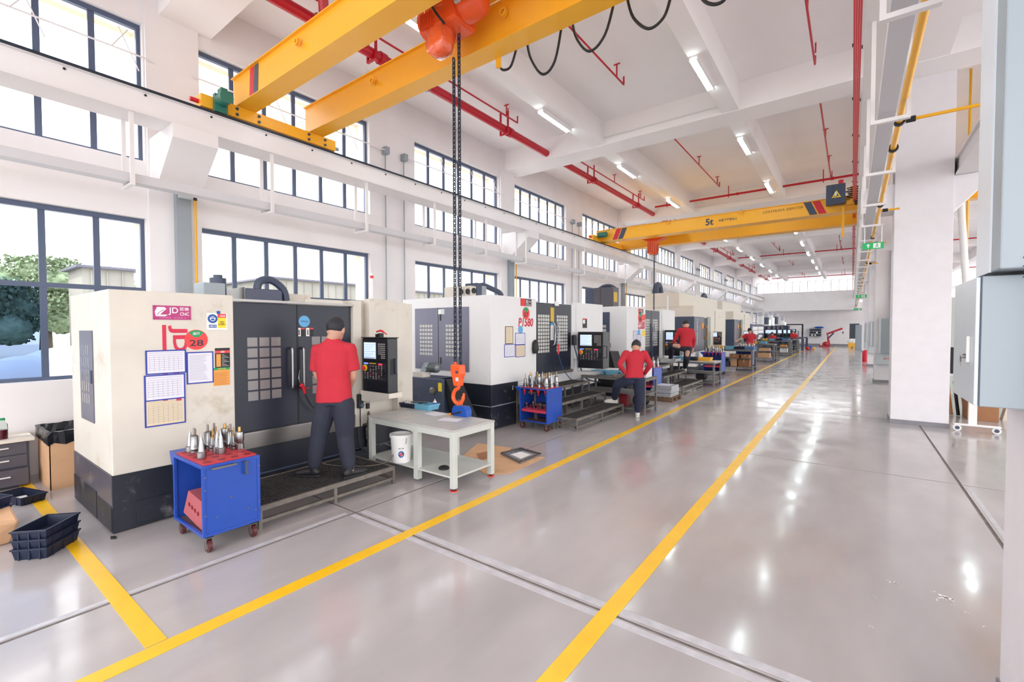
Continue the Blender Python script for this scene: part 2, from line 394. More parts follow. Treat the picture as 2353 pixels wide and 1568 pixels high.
# right hand columns
clm = mat('column_paint', (232, 228, 232), .6, var=.02)
base = mat('grey_skirting', (136, 134, 140), .6, var=.1)
for k in range(0, 6):
    y = 2.92+k*BAY if k else 2.46
    c = box((.585, y, 0), (1.37, y+.62, CZ)).build('column', clm, kind='structure', label='white square concrete column, number %d from the camera along the aisle' % (k+1), bevel=.006)
    box((.575, y-.01, 0), (1.38, y+.63, .085)).build('skirting', base, c)
    # corbel carrying the runway
    MB().prism([(y+.05, 4.37), (y+.57, 4.37), (y+.57, 3.9), (y+.05, 3.9)], 0, .1, .585).build('corbel', clm, c)
    MB().prism([(1.37, 4.37), (1.72, 4.37), (1.72, 4.15), (1.37, 3.75)], 1, y+.05, y+.57).build('corbel', clm, c)
# corbels on the left wall
for k in range(-1, 6):
    y = 2.14+k*BAY
    MB().prism([(WX, 4.38), (-6.95, 4.38), (-6.95, 4.2), (-7.5, 3.75), (WX, 3.75)], 1, y, y+.52).build('corbel', wallm, wall)
# far wall with gallery glazing and doorway
fy = 54.0
p = lambda u, v, yy=fy: at(u, v, 1, yy)
fz = lambda v: p(1850, v).z
dx0, dx1, dz = p(1952, 750).x, p(1975, 750).x, p(1960, 744).z
far = MB(); far.box((-8.3, fy, 0), (dx0, fy+.3, 4.2)); far.box((dx1, fy, 0), (11, fy+.3, 4.2)); far.box((dx0, fy, dz), (dx1, fy+.3, 4.2))
far.build('wall_far', wallm, kind='structure')
box((dx0-.3, fy+.9, 0), (dx1+.3, fy+1, 3)).build('doorway_shade', mat('dark_room', (48, 54, 60), .7), kind='structure')  # dark panel behind the opening, painted as the shade of the room beyond
fb = 50.6
z0, z1 = at(1850, 714, 1, fb).z, at(1850, 672, 1, fb).z
gal = box((-7.9, fb, z0), (.3, fy, z1)).build('gallery', wallm, kind='structure')
gw = MB(); gz = z1+1.05
for i in range(14):
    x = -7.6+i*.6; gw.box((x-.03, fb+.1, z1), (x+.03, fb+.16, gz))
gw.box((-7.6, fb+.1, gz-.05), (.2, fb+.16, gz)); gw.box((-7.6, fb+.1, z1), (.2, fb+.16, z1+.05))
g = gw.build('window_90', steelw, kind='structure')
for i in range(13): MB().add([(-7.6+i*.6+.03, fb+.13, z1+.05), (-7+i*.6-.03, fb+.13, z1+.05), (-7+i*.6-.03, fb+.13, gz-.05), (-7.6+i*.6+.03, fb+.13, gz-.05)], [(0, 1, 2, 3)]).build('pane', glass, g)
box((-8.3, 53.6, z1), (11, fy+.3, z1+.25)).build('wall_gallery', wallm, kind='structure')
box((-8.3, fy-.03, 0), (dx0, fy, .22)).build('baseboard_far', base, kind='structure')
# opening door leaf by the doorway
# ================================================================ OUTSIDE
gr = tag(box((-90, -60, -.5), (-8.3, 110, -.32)).build('ground', mat('yard', (176, 176, 170), .9, var=.1)), '', ''); del gr['label']; del gr['category']; gr['kind'] = 'structure'
leafm = mat('foliage', (124, 140, 110), .9, var=.3, vs=3, bump=1, bs=5)
leaf2 = mat('foliage_dark', (100, 124, 108), .9, var=.3, vs=3, bump=1, bs=5)
barkm = mat('bark', (90, 78, 66), .9)
def tree(x, y, h, r, m, label):
    t = thing('tree', label, 'tree', (x, y, -.3), 'trees on the hillside outside')
    MB().tube([(x, y, -.3), (x+.2, y, h*.4), (x, y+.3, h*.75)], [.35, .25, .12], 8).build('trunk', barkm, t, smooth=True)
    b = MB()
    for i in range(16):
        a = random.uniform(0, 6.28); rr = random.uniform(.1, 1)*r; q = (x+rr*cos(a), y+rr*sin(a), h*random.uniform(.35, .9)); s = r*random.uniform(.3, .5)
        b.ell(q, s, s, s*.8, n=20, m=14)
    for v in b.v: v += Vector((random.uniform(-1, 1), random.uniform(-1, 1), random.uniform(-1, 1)))*.1
    for i in range(3800):
        a = random.uniform(0, 6.28); f = random.uniform(.4, 1.15); zz = h*random.uniform(.28, 1.06); rr = r*f*(1-.5*abs(zz/h-.6))
        q = Vector((x+rr*cos(a), y+rr*sin(a), zz)); d1 = Vector((random.gauss(0, 1), random.gauss(0, 1), random.gauss(0, 1))).normalized()*.13; d2 = d1.orthogonal().normalized()*.09
        b.add([q-d1, q+d2, q+d1, q-d2], [(0, 1, 2, 3)])
    b.build('foliage', m, t, kind='stuff', smooth=2)
for i, (x, y, h, r, m) in enumerate([(-44, -10, 6.3, 2.7, leafm), (-44, -3.8, 6.9, 2.7, leaf2), (-47, 2.0, 6.4, 2.7, leafm), (-41, 5.6, 5.9, 2.0, leafm), (-34, -2.4, 4.2, 1.9, leaf2), (-33, 2.2, 4.0, 1.9, leaf2), (-48, 9.5, 6.2, 2.4, leafm)]):
    tree(x, y, h, r, m, ['leftmost tree on the slope outside the near window', 'tall dark tree outside the near window, second from left', 'light green tree outside beyond the left pane', 'light green tree crown beside the grey shed outside', 'low dark bush behind the covered heap outside', 'low dark bush outside, right of its twin', 'tree hidden behind the grey shed outside'][i])
shedm = mat('shed_wall', (146, 143, 136), .9, var=.12, vs=.6)
def shed(x0, x1, y0, y1, h, label, ov=.25):
    t = thing('shed', label, 'building', (x0, y0, -.3))
    box((x0, y0, -.3), (x1, y1, h)).build('wall', shedm, t)
    MB().hexa([(x0-ov, y0-ov, h), (x1+ov, y0-ov, h), (x1+ov, y1+ov, h), (x0-ov, y1+ov, h)], [(x0-ov, y0-ov, h+.12), (x1+ov, y0-ov, h+.12), (x1+ov, y1+ov, h+.12), (x0-ov, y1+ov, h+.12)]).build('roof', greyp, t)
    m = MB(); k = y0+.3
    while k < y1: m.box((x1, k, 0), (x1+.05, k+.06, h-.1)); k += .6
    m.build('wall_rib', shedm, t, kind='stuff')
shed(-33, -30, 5.4, 7.4, 4.75, 'tall plain grey shed outside the nearest window')
shed(-40, -30, 14.5, 23, 5.0, 'long pale shed outside the second window')
shed(-40, -30, 26, 45, 4.9, 'far long pale shed outside the later windows')
tp = MB(); N = 26
for i in range(N+1):
    for j in range(N+1):
        x = -20+6.5*i/N; y = -1.5+6.5*j/N
        e_ = min(i, N-i, j, N-j)/N; z = 1.25*min(1, e_*7)**.6+.18*sin(x*1.7)+.14*sin(y*2.3+x)+random.uniform(-.03, .03)
        tp.v.append(Vector((x, y, -.3+max(0, z) if e_ > 0 else -.32)))
tp.f = [(i*(N+1)+j, (i+1)*(N+1)+j, (i+1)*(N+1)+j+1, i*(N+1)+j+1) for i in range(N) for j in range(N)]
tag(tp.build('covered_heap', mat('tarpaulin', (196, 204, 214), .5), smooth=2), 'heap under a pale tarpaulin outside the near window', 'tarpaulin heap')
# ================================================================ RUNWAYS, DUCTS, PIPES
railm = mat('rail_dark', (38, 46, 62), .4, .3)
t = thing('runway_beam', 'long white crane runway beam along the window wall with dark rail', 'runway beam', (-7.2, 0, 4.37))
MB().box((-7.36, -3, 4.40), (-7.0, 54, 4.65)).build('web', wallm, t)
box((-7.4, -3, 4.375), (-6.96, 54, 4.4)).build('flange', steelw, t); box((-7.4, -3, 4.65), (-6.96, 54, 4.68)).build('flange', steelw, t)
box((-7.21, -3, 4.68), (-7.13, 54, 4.73)).build('rail', railm, t); box((-6.965, -3, 4.66), (-6.945, 54, 4.69)).build('rail_edge', railm, t)
m = MB()
for i in range(70): m.cyl((-7.0, -1+i*.72, 4.62), (-6.99, -1+i*.72, 4.62), .014, n=6)
m.build('bolt', blk, t, kind='stuff')
t = thing('runway_beam', 'white crane runway beam on the column side above the frames', 'runway beam', (.3, 0, 4.37))
box((.1, -3, 4.4), (.4, 54, 4.65)).build('web', wallm, t); box((.06, -3, 4.375), (.44, 54, 4.4)).build('flange', steelw, t); box((.06, -3, 4.65), (.44, 54, 4.68)).build('flange', steelw, t)
box((.21, -3, 4.68), (.29, 54, 4.73)).build('rail', railm, t)
t = thing('runway_beam', 'pale runway beam crossing the side aisle ceiling behind the column', 'runway beam', (1.8, 0, 4.37))
box((1.42, -3, 4.4), (1.6, 54, 4.65)).build('web', wallm, t); box((1.38, -3, 4.375), (1.66, 54, 4.4)).build('flange', steelw, t); box((1.38, -3, 4.65), (1.66, 54, 4.68)).build('flange', steelw, t)
tag(box((-7.25, -3, 3.55), (-7.08, 54, 3.66)).build('busbar_duct', mat('duct_grey', (206, 204, 208), .45), bevel=.004), 'long grey busbar duct hung below the window side runway beam', 'duct')
tag(box((.15, -3, 3.585), (.275, 54, 3.66)).build('busbar_duct', MATS['duct_grey'], bevel=.004), 'long grey busbar duct hung in the frames beside the columns', 'duct')
tag(MB().cyl((-7.33, -3, 3.62), (-7.33, 54, 3.62), .018, n=8).build('air_pipe', pyel, smooth=True), 'thin yellow pipe behind the duct along the window wall', 'pipe')
t = thing('air_pipe', 'thick yellow pipe with black clamps running along the column side frames', 'pipe', (.32, 0, 3.66))
MB().cyl((.325, -3, 3.68), (.325, 54, 3.68), .026, n=14).build('pipe', pyel, t, smooth=True)
for y in (5.6, 6.4, 9.2, 12.4, 13.3, 17, 18, 22, 24, 27): MB().cyl((.325, y, 3.68), (.325, y+.04, 3.68), .046, n=14).build('clamp', blk, t)
for y, x1 in ((5.75, 4.5), (9.9, .6), (13.6, .6), (17.8, .6)):
    MB().cyl((.325, y, 3.72), (x1, y, 3.72), .016, n=8).build('branch_pipe', pyel, t, smooth=True); MB().cyl((.38, y, 3.72), (.45, y, 3.72), .028, n=10).build('valve', blk, t)
fg = None
for i in range(26):
    y = 1.74-1.665+i*1.665
    for sgn, nm in ((0, 'window side'), (1, 'column side')):
        if i > 18 and sgn == 0: continue
        xa, xb = (-7.36, -7.0) if sgn == 0 else (.1, .365)
        t = thing('hanger_frame', ('white U shaped duct hanger on the %s, %s from the camera' % (nm, ordn[i])) if i < 13 else 'small far white duct hanger on the %s' % nm, 'hanger', ((xa+xb)/2, y, 3.5), 'duct hangers on the '+nm)
        s = .022
        box((xa, y-s, 3.53), (xa+.03, y+s, 4.375)).build('post', steelw, t); box((xb-.03, y-s, 3.53), (xb, y+s, 4.375)).build('post', steelw, t)
        box((xa, y-s, 3.50), (xb, y+s, 3.53)).build('rung', steelw, t)
# red conductor band above the aisle
t = thing('conductor_rail', 'flat red conductor band hanging straight along the aisle edge', 'conductor rail', (.055, 0, 4.95))
cx_ = at(1961, 100, 2, 4.93).x; cw_ = (at(1980, 100, 2, 4.93).x-cx_)/4
for i in range(4): box((cx_+i*cw_, -2, 4.93), (cx_+i*cw_+cw_*.9, 48, 4.95)).build('strip', mat('conductor_red', (240, 62, 72), .4), t)
m = MB()
for i in range(30): m.box((cx_-.012, 2+i*1.5, 4.93), (cx_, 2.03+i*1.5, 4.96)); m.box((cx_+cw_*4, 2.1+i*1.5, 4.93), (cx_+cw_*4+.012, 2.13+i*1.5, 4.96))
m.build('clip', blk, t, kind='stuff')
# red fire pipes per bay
for k in range(-1, 6):
    ya, yb = 2.28+k*BAY+.66, 2.28+(k+1)*BAY
    nm = ['overhead at the camera', 'in the nearest bay', 'in the second bay', 'in the third bay', 'in the fourth bay', 'in the fifth bay', 'in the last bay'][k+1]
    t = thing('fire_main', 'thick red fire main beside the window wall %s' % nm, 'pipe', (-6.46, ya, 6.3), 'fire mains')
    MB().cyl((-6.46, ya-.1, 6.32), (-6.46, yb+.1, 6.32), .085, n=16).build('pipe', red, t, smooth=True)
    for q in (2.0, 5.6):
        y = ya+q; MB().cyl((-6.46, y, 6.32), (-6.46, y+.12, 6.32), .105, n=16).build('coupling', red, t, smooth=True)
        h = MB(); h.box((-6.58, y-.16, 6.2), (-6.55, y-.12, CZ)); h.box((-6.37, y-.16, 6.2), (-6.34, y-.12, CZ)); h.box((-6.58, y-.16, 6.19), (-6.34, y-.12, 6.22)); h.build('hanger', red, t)
    if k == 0:
        MB().cyl((-6.46, 3.95, 6.32), (-5.6, 3.4, 6.4), .07, n=16).build('branch', red, t, smooth=True)
        MB().cyl((-6.46, 3.8, 6.32), (-6.46, 4.1, 6.32), .12, n=16).build('tee', red, t, smooth=True)
        r = MB(); r.tube([(-6.46+.11*cos(a*pi/8), 6.05, 6.32+.11*sin(a*pi/8)) for a in range(17)], .008, 5); r.build('ring_clamp', chrome, t)
    for x, nx in ((-6.2, 'next to the fire main'), (-3.6, 'between the two long beams'), (-.6, 'near the aisle edge')):
        t = thing('sprinkler_pipe', 'thin red sprinkler pipe %s, %s' % (nx, nm), 'pipe', (x, ya, 6.45), 'sprinkler pipes')
        y0, y1 = ya+.35, yb-.35-(1.3 if x < -6 else 1.4 if x < -3 else 0)
        MB().tube([(x, y0, 6.6), (x, y0, 6.45), (x, y1, 6.45), (x, y1, 6.6)], .017, 8).build('pipe', red, t)
        for q in (.35, 3.0, 5.2):
            if ya+q < y1: MB().cyl((x, ya+q, 6.45), (x, ya+q, CZ), .014, n=6).box((x-.06, ya+q-.01, CZ-.02), (x+.06, ya+q+.01, CZ)).build('hanger', red, t)
        MB().cyl((x+.03, y1-.4, 6.45), (x+.03, y1-.4, 6.62), .012, n=6).build('sprinkler_head', red, t)
    if k >= 1 and k % 2 == 1 or k == 5:
        t = thing('cross_pipe', 'red fire pipe crossing the ceiling from wall to aisle %s' % nm, 'pipe', (-3, yb-.8, 6.4), 'cross pipes')
        for a, b in ((-6.1, -5.2), (-4.82, -2.22), (-1.88, .3), (1.3, 9)):
            MB().cyl((a, yb-.78, 6.38), (b, yb-.78, 6.38), .035, n=10).build('pipe', red, t, smooth=True)
            MB().cyl(((a+b)/2, yb-.78, 6.3), ((a+b)/2, yb-.78, CZ), .016, n=6).build('hanger', red, t)
            MB().cyl((a+.6*(b-a), yb-.78, 6.38), (a+.6*(b-a)+.06, yb-.78, 6.38), .05, n=10).build('coupling', red, t)
# wall trunking with yellow pipe below the corbels
for k in range(-1, 6):
    y = 2.43+k*BAY
    nm = ['behind the camera', 'behind the beige machine nearest the camera', 'above the second machine', 'behind the third machine', 'in the fourth bay', 'in the fifth bay', 'in the last bay'][k+1]
    t = thing('wall_trunking', 'grey steel cable trunking with a yellow pipe, %s' % nm, 'trunking', (WX, y, 0), 'wall trunkings')
    box((WX+.051, y-.02, 0), (WX+.16, y+.16, 3.72)).build('trunk', gcab2, t); box((WX+.161, y, 3.62), (WX+.22, y+.14, 3.7)).build('top_box', gcab, t)
    MB().cyl((WX+.2, y+.2, 1.0), (WX+.2, y+.2, 3.68), .016, n=8).build('pipe', pyel, t); MB().cyl((WX+.2, y+.2, 3.62), (WX+.2, y+.2, 3.69), .024, n=8).build('valve', blk, t)
# ================================================================ NEAR CRANE
cr1 = thing('bridge_crane', 'near yellow double girder bridge crane with orange chain hoist overhead', 'crane', (-3.5, 3.6, 4.73))
def girder(y0, y1, z0, z1, xa, xb):
    g = MB(); g.box((xa, y0+.02, z0+.01), (xb, y1-.02, z1-.01)); g.box((xa, y0-.02, z0), (xb, y1+.02, z0+.012)); g.box((xa, y0-.02, z1-.012), (xb, y1+.02, z1)); return g
for y0, y1 in ((2.97, 3.2), (4.05, 4.27)):
    g = girder(y0, y1, 4.93, 5.36, -7.25, .5).build('girder', yel, cr1)
    for x in (-5.4, -3.1, -1.2):
        MB().lathe((x, y0-.03, 5.2), [(.0, 0), (.045, 0), (.045, .02), (0, .02)], 12, (0, 1, 0)).build('lifting_eye', yel, g)
        MB().tube([(x+.035*cos(a*pi/6), y0-.045, 5.2+.035*sin(a*pi/6)) for a in range(13)], .012, 6).build('lifting_eye', yel, g)
    for i, mm in enumerate((redpl, slate)):
        x = -6.75+i*.13
        if y0 < 3.5: MB().hexa([(x, y0+.014, 4.95), (x+.11, y0+.014, 4.95), (x+.11, y0+.0195, 4.95), (x, y0+.0195, 4.95)], [(x+.03, y0+.014, 5.34), (x+.14, y0+.014, 5.34), (x+.14, y0+.0195, 5.34), (x+.03, y0+.0195, 5.34)]).build('stripe', mm, g)
ec = box((-7.24, 2.5, 4.76), (-7.06, 4.5, 4.93)).build('end_carriage', yel, cr1, bevel=.006)
for y in (2.95, 3.25, 4.02, 4.3):
    for z in (4.8, 4.88): MB().cyl((-7.06, y, z), (-7.04, y, z), .02, n=8).build('bolt', slate, ec)
MB().cyl((-7.15, 2.4, 4.84), (-7.15, 2.5, 4.84), .03, n=10).build('buffer', redpl, ec); MB().cyl((-7.15, 4.5, 4.84), (-7.15, 4.6, 4.84), .03, n=10).build('buffer', chrome, ec)
for y in (2.62, 4.38): MB().cyl((-7.21, y, 4.80), (-7.13, y, 4.80), .07, n=16).build('wheel', railm, ec)
mo = MB().cyl((-7.03, 2.72, 4.88), (-6.8, 2.72, 4.88), .085, n=18).build('drive_motor', mat('motor_green', (46, 118, 104), .4), ec, smooth=True)
MB().box((-7.0, 2.68, 4.96), (-6.88, 2.76, 5.02)).box((-7.05, 2.64, 4.72), (-6.98, 2.8, 4.96)).build('terminal_box', MATS['motor_green'], ec)
box((.2, 2.5, 4.75), (.38, 4.5, 4.93)).build('end_carriage', yel, cr1)
# hoist between girders
hx, hy = -3.53, 3.72
tr = MB(); tr.box((hx-.5, 3.2, 5.36), (hx+.9, 3.32, 5.46)).box((hx-.5, 3.9, 5.36), (hx+.9, 4.02, 5.46)).box((hx-.5, 3.2, 5.4), (hx-.4, 4.05, 5.5)).box((hx+.75, 3.2, 5.4), (hx+.9, 4.05, 5.5))
tr.build('trolley_frame', yel, cr1)
ho = MB().box((hx-.28, 3.5, 4.98), (hx+.18, 3.86, 5.4)).build('hoist', oran, cr1, bevel=.03)
MB().lathe((hx+.18, 3.68, 5.17), [(.0, 0), (.17, 0), (.18, .05), (.16, .2), (.1, .26), (0, .27)], 18, (1, 0, 0)).build('motor_housing', oran, ho, smooth=True)
MB().lathe((hx-.28, 3.68, 5.17), [(.0, 0), (.16, 0), (.16, .12), (.1, .16), (0, .16)], 18, (-1, 0, 0)).build('gear_housing', oran, ho, smooth=True)
fm = MB()
for i in range(9): fm.box((hx-.29+i*.02, 3.46, 4.99), (hx-.282+i*.02, 3.5, 5.15))
fm.build('cooling_fin', oran, ho, kind='stuff')
box((hx+.2, 3.49, 5.26), (hx+.32, 3.515, 5.36)).build('rating_plate', blk, ho); box((hx+.2, 3.485, 5.1), (hx+.27, 3.515, 5.15)).build('sticker', gcab, ho)
text('rating_text', '2t', (hx+.26, 3.488, 5.31), .05, '-y', wht, ho)
MB().tube(ring([(hx-.2, 3.5, 5.42), (hx-.12, 3.42, 5.25), (hx, 3.42, 5.05), (hx+.05, 3.5, 4.95)]), .014, 6).build('cable', blk, ho)
bag = MB()   # wrapped chain bag
bp = [(.15, 5.2), (.175, 5.17), (.175, 5.12), (.155, 5.1), (.15, 4.95), (.14, 4.84), (.125, 4.77), (.07, 4.73), (.0, 4.725)]
for i in range(len(bp)-1, -1, -1):
    r_, z_ = bp[i]
    for k in range(24):
        a = 2*pi*k/24; rr = r_*(1/max(abs(cos(a)), abs(sin(a)))**.55)*(1+(.05*sin(7*a+z_*13)+.03*sin(13*a) if z_ < 5.1 else 0)); bag.v.append(Vector((hx-.13+rr*cos(a), 3.62+rr*.8*sin(a), z_)))
for i in range(len(bp)-1): bag.f += [(i*24+k, i*24+(k+1) % 24, (i+1)*24+(k+1) % 24, (i+1)*24+k) for k in range(24)]
bag.build('chain_bag', film, ho, smooth=2)
def chain_strand(x, y, z0, z1, parent, s=1.0):
    m = MB(); L = .052*s; z = z0; i = 0; w_, r_ = .0125*s, .0058*s
    while z < z1:
        pts = []
        for k in range(13):
            a = 2*pi*k/12; px = w_*cos(a); pz = w_*sin(a)+(L/2-w_+.004 if sin(a) > 0 else -(L/2-w_+.004))
            pts.append((x+(px if i % 2 else 0), y+(0 if i % 2 else px), z+pz))
        m.tube(pts, r_, 5, False); z += L*.78; i += 1
    return m.build('chain', railm, parent, kind='stuff', smooth=2)
chain_strand(-3.56, 3.72, 1.35, 4.72, cr1, 1.25); chain_strand(-3.50, 3.74, 1.35, 5.0, cr1, 1.25)
hk = MB().prism([(-.075, .13), (.075, .13), (.078, .03), (.055, -.03), (.045, -.11), (-.03, -.11), (-.05, -.02), (-.075, .03)], 1, -.045, .045)
for v in hk.v: v += Vector((-3.53, 3.73, 1.22))
hk = hk.build('hook_block', oran, cr1, bevel=.012)
MB().cyl((-3.5, 3.67, 1.27), (-3.5, 3.79, 1.27), .016, n=12).build('axle', slate, hk); box((-3.52, 3.68, 1.17), (-3.48, 3.684, 1.21)).build('label_plate', gcab, hk)
MB().cyl((-3.56, 3.72, 1.35), (-3.56, 3.72, 1.38), .02).build('chain_guide', oran, hk)
pts = [(-3.52, 1.06), (-3.52, 1.03), (-3.57, 1.0), (-3.6, .95), (-3.6, .9), (-3.56, .86), (-3.5, .855), (-3.465, .89), (-3.45, .93), (-3.44, .975)]
MB().tube(ring([(x, 3.73, z+.06) for x, z in pts], 4), [.019]*5+[.022]*22+[.02]*6+[.014]*3+[.006], 10).build('hook', oran, hk, smooth=2)
# festoon cable loops
t = thing('festoon_cable', 'black cable loops hanging below the near crane girder', 'cable', (-2.5, 4.35, 4.9))
for L_ in ([(1143, 128), (1148, 152), (1158, 161), (1175, 150), (1190, 98)], [(1210, 90), (1220, 135), (1247, 171), (1275, 140), (1292, 50)], [(1313, 40), (1325, 88), (1355, 118), (1390, 80), (1412, 0), (1414, -20)],
           [(1440, -10), (1455, 40), (1490, 66), (1525, 40), (1542, -10)], [(1600, -25), (1618, 2), (1640, 10), (1662, 2), (1680, -25)]):
    MB().tube(ring([at(u, v, 1, 4.35) for u, v in L_], 5), .015, 6).build('cable_loop', blk, t, smooth=2)
q = at(1145, 128, 1, 4.3); MB().box((q.x-.02, 4.28, q.z-.14), (q.x+.03, 4.32, 4.94)).build('cable_arm', yel, t)
# ================================================================ FAR CRANE
cr2 = thing('bridge_crane', 'far yellow bridge crane marked 5t spanning the hall', 'crane', (-3.5, 15.5, 4.73))
GZ0, GZ1 = at(1630, 525, 1, 14.6).z, at(1630, 495, 1, 14.6).z
for y0, y1, z1_ in ((14.6, 14.95, GZ1), (16.5, 16.85, GZ1)):
    g = girder(y0, y1, GZ0, z1_, -7.2, .3).build('girder', yel, cr2)
    if y0 < 15:
        for i, mm in enumerate((redpl, slate)):
            for x, s in ((-6.6, 1), (-.75, -1)):
                x = x+i*.2*s
                MB().hexa([(x, y0+.014, GZ0+.02), (x+.17, y0+.014, GZ0+.02), (x+.17, y0+.0195, GZ0+.02), (x, y0+.0195, GZ0+.02)], [(x+.15*s, y0+.014, GZ1-.02), (x+.17+.15*s, y0+.014, GZ1-.02), (x+.17+.15*s, y0+.0195, GZ1-.02), (x+.15*s, y0+.0195, GZ1-.02)]).build('stripe', mm, g)
        c5 = at(1630, 510, 1, y0); text('capacity_mark', '5t', (c5.x, y0+.02, (GZ0+GZ1)/2), .2, '-y', slate, g, ext=.004, bold=.03)
        c5 = at(1664, 507, 1, y0); text('warning_text', '吊具下严禁站人', (c5.x+.1, y0+.02, (GZ0+GZ1)/2), .08, '-y', slate, g, width=.5, ext=.004)
        c5 = at(1798, 484, 1, y0); text('serial_text', 'LDA3T8.85A 20091739', (c5.x, y0+.02, GZ1-.13), .07, '-y', mat('ink', (150, 110, 40), .6), g, width=.95, ext=.004)
        for x in (-4.7, -2.6): MB().box((x-.06, y0-.04, GZ1-.06), (x+.06, y0, GZ1-.04)).box((x-.015, y0-.03, GZ1-.12), (x+.015, y0, GZ1-.0)).build('lifting_lug', yel, g)
for xa in (-7.24, .2):
    ec = box((xa, 14.1, 4.74), (xa+.18, 17.4, 4.93)).build('end_carriage', yel, cr2, bevel=.006)
    for y in (14.3, 17.2): MB().cyl((xa+.05, y, 4.81), (xa+.13, y, 4.81), .08, n=14).build('wheel', railm, ec)
    MB().cyl((xa+.2, 14.45, 4.95), (xa+.5, 14.45, 4.95), .09, n=14).build('drive_motor', MATS['motor_green'], ec, smooth=True)
    MB().cyl((xa+.09, 14.0, 4.86), (xa+.09, 14.1, 4.86), .03).build('buffer', redpl, ec)
q0, q1 = at(1898, 452, 1, 14.4), at(1942, 488, 1, 14.4)
cb = box((q0.x, 14.35, 4.92), (q1.x, 14.58, 5.42)).build('control_box', slate, cr2, bevel=.01)
MB().prism([(q0.x+.12, 5.08), (q0.x+.32, 5.08), (q0.x+.22, 5.26)], 1, 14.345, 14.35).build('warning_triangle', yl2, cb); MB().prism([(q0.x+.165, 5.105), (q0.x+.275, 5.105), (q0.x+.22, 5.205)], 1, 14.342, 14.345).build('warning_triangle', slate, cb)
box((q1.x-.22, 14.34, 5.12), (q1.x-.18, 14.35, 5.22)).build('latch', wht, cb); box((q1.x-.26, 14.345, 4.94), (q1.x-.255, 14.35, 5.4)).build('seam', blk, cb)
MB().cyl((q1.x-.1, 14.6, 5.42), (q1.x-.1, 14.6, 5.56), .06).build('beacon', redpl, cr2)
MB().box((q1.x+.02, 14.5, 4.9), (.2, 15.0, 5.0)).box((q1.x+.1, 14.5, 5.0), (.15, 14.6, 5.35)).build('walk_bracket', yel, cr2)
for i in range(6): MB().tube(ring([(q1.x+random.uniform(0, .1), 14.5, 5.1+.04*i), (q1.x+.25, 14.42, 5.0+.06*i), (q1.x+.55, 14.5, 5.0+.05*i)], 4), .014, 5).build('cable', blk, cr2)
a_ = at(1937, 490, 1, 14.5); box((a_.x-.02, 14.5, hz(a_.x, 14.5, 545)), (a_.x+.03, 14.55, 4.85)).build('current_collector_arm', yel, cr2)
box((0, 14.3, 4.86), (.13, 14.5, 4.94)).build('current_collector', blk, cr2)
hx2 = at(1499, 560, 1, 15.7).x
ho = MB().lathe((hx2, 15.75, 4.32), [(.0, 0), (.12, 0), (.17, .05), (.18, .35), (.2, .45), (0, .46)], 18).build('hoist', oran, cr2, smooth=True)
fm = MB()
for i in range(14):
    a = i*2*pi/14; fm.box((hx2+.175*cos(a)-.008, 15.75+.175*sin(a)-.008, 4.38), (hx2+.175*cos(a)+.012, 15.75+.175*sin(a)+.012, 4.68))
fm.build('cooling_fin', mat('hoist_dark', (200, 70, 30), .4), ho, kind='stuff')
MB().prism([(hx2-.35, 4.86), (hx2+.45, 4.86), (hx2+.2, 4.76), (hx2-.1, 4.76)], 1, 15.6, 15.9).build('trolley_plate', oran, cr2)
for x in (hx2-.35, hx2+.25):
    MB().cyl((x, 15.6, GZ1+.14), (x+.28, 15.6, GZ1+.14), .09, n=14).build('trolley_motor', slate, cr2, smooth=True); box((x+.28, 15.52, GZ1+.06), (x+.34, 15.68, GZ1+.22)).build('fan_cover', steel, cr2)
box((hx2-.5, 14.9, GZ1), (hx2+.9, 16.55, GZ1+.06)).build('trolley_frame', yel, cr2)
chain_strand(hx2+.05, 15.75, 2.42, 4.34, cr2, 1.5)
t = thing('festoon_cable', 'thin black cable loops hanging under the far crane', 'cable', (-3, 16.9, 4.8))
for L_ in ([(1555, 547), (1572, 557), (1597, 545)], [(1622, 540), (1645, 550), (1670, 532)], [(1695, 530), (1722, 541), (1750, 522)], [(1772, 518), (1800, 533), (1832, 512)], [(1857, 508), (1890, 527), (1928, 500)]):
    MB().tube(ring([at(u, v, 1, 16.95) for u, v in L_], 6), .018, 5).build('cable_loop', blk, t, smooth=2)
# side aisle crane girder seen right of the big column
cr3 = thing('bridge_crane', 'yellow crane girder with red and black stripe in the side aisle', 'crane', (5, 13.6, 4.9))
g = girder(13.4, 13.75, 4.83, 5.3, 1.7, 9).build('girder', yel, cr3)
for i, mm in enumerate((redpl, blk)):
    x = at(2186, 480, 1, 13.4).x+i*.2
    MB().hexa([(x, 13.414, 4.85), (x+.17, 13.414, 4.85), (x+.17, 13.4195, 4.85), (x, 13.4195, 4.85)], [(x+.17, 13.414, 5.28), (x+.34, 13.414, 5.28), (x+.34, 13.4195, 5.28), (x+.17, 13.4195, 5.28)]).build('stripe', mm, g)
girder(15.3, 15.6, 4.83, 5.3, 1.7, 9).build('girder', yel, cr3)
box((1.66, 13.1, 4.74), (1.84, 15.9, 4.92)).build('end_carriage', yel, cr3)
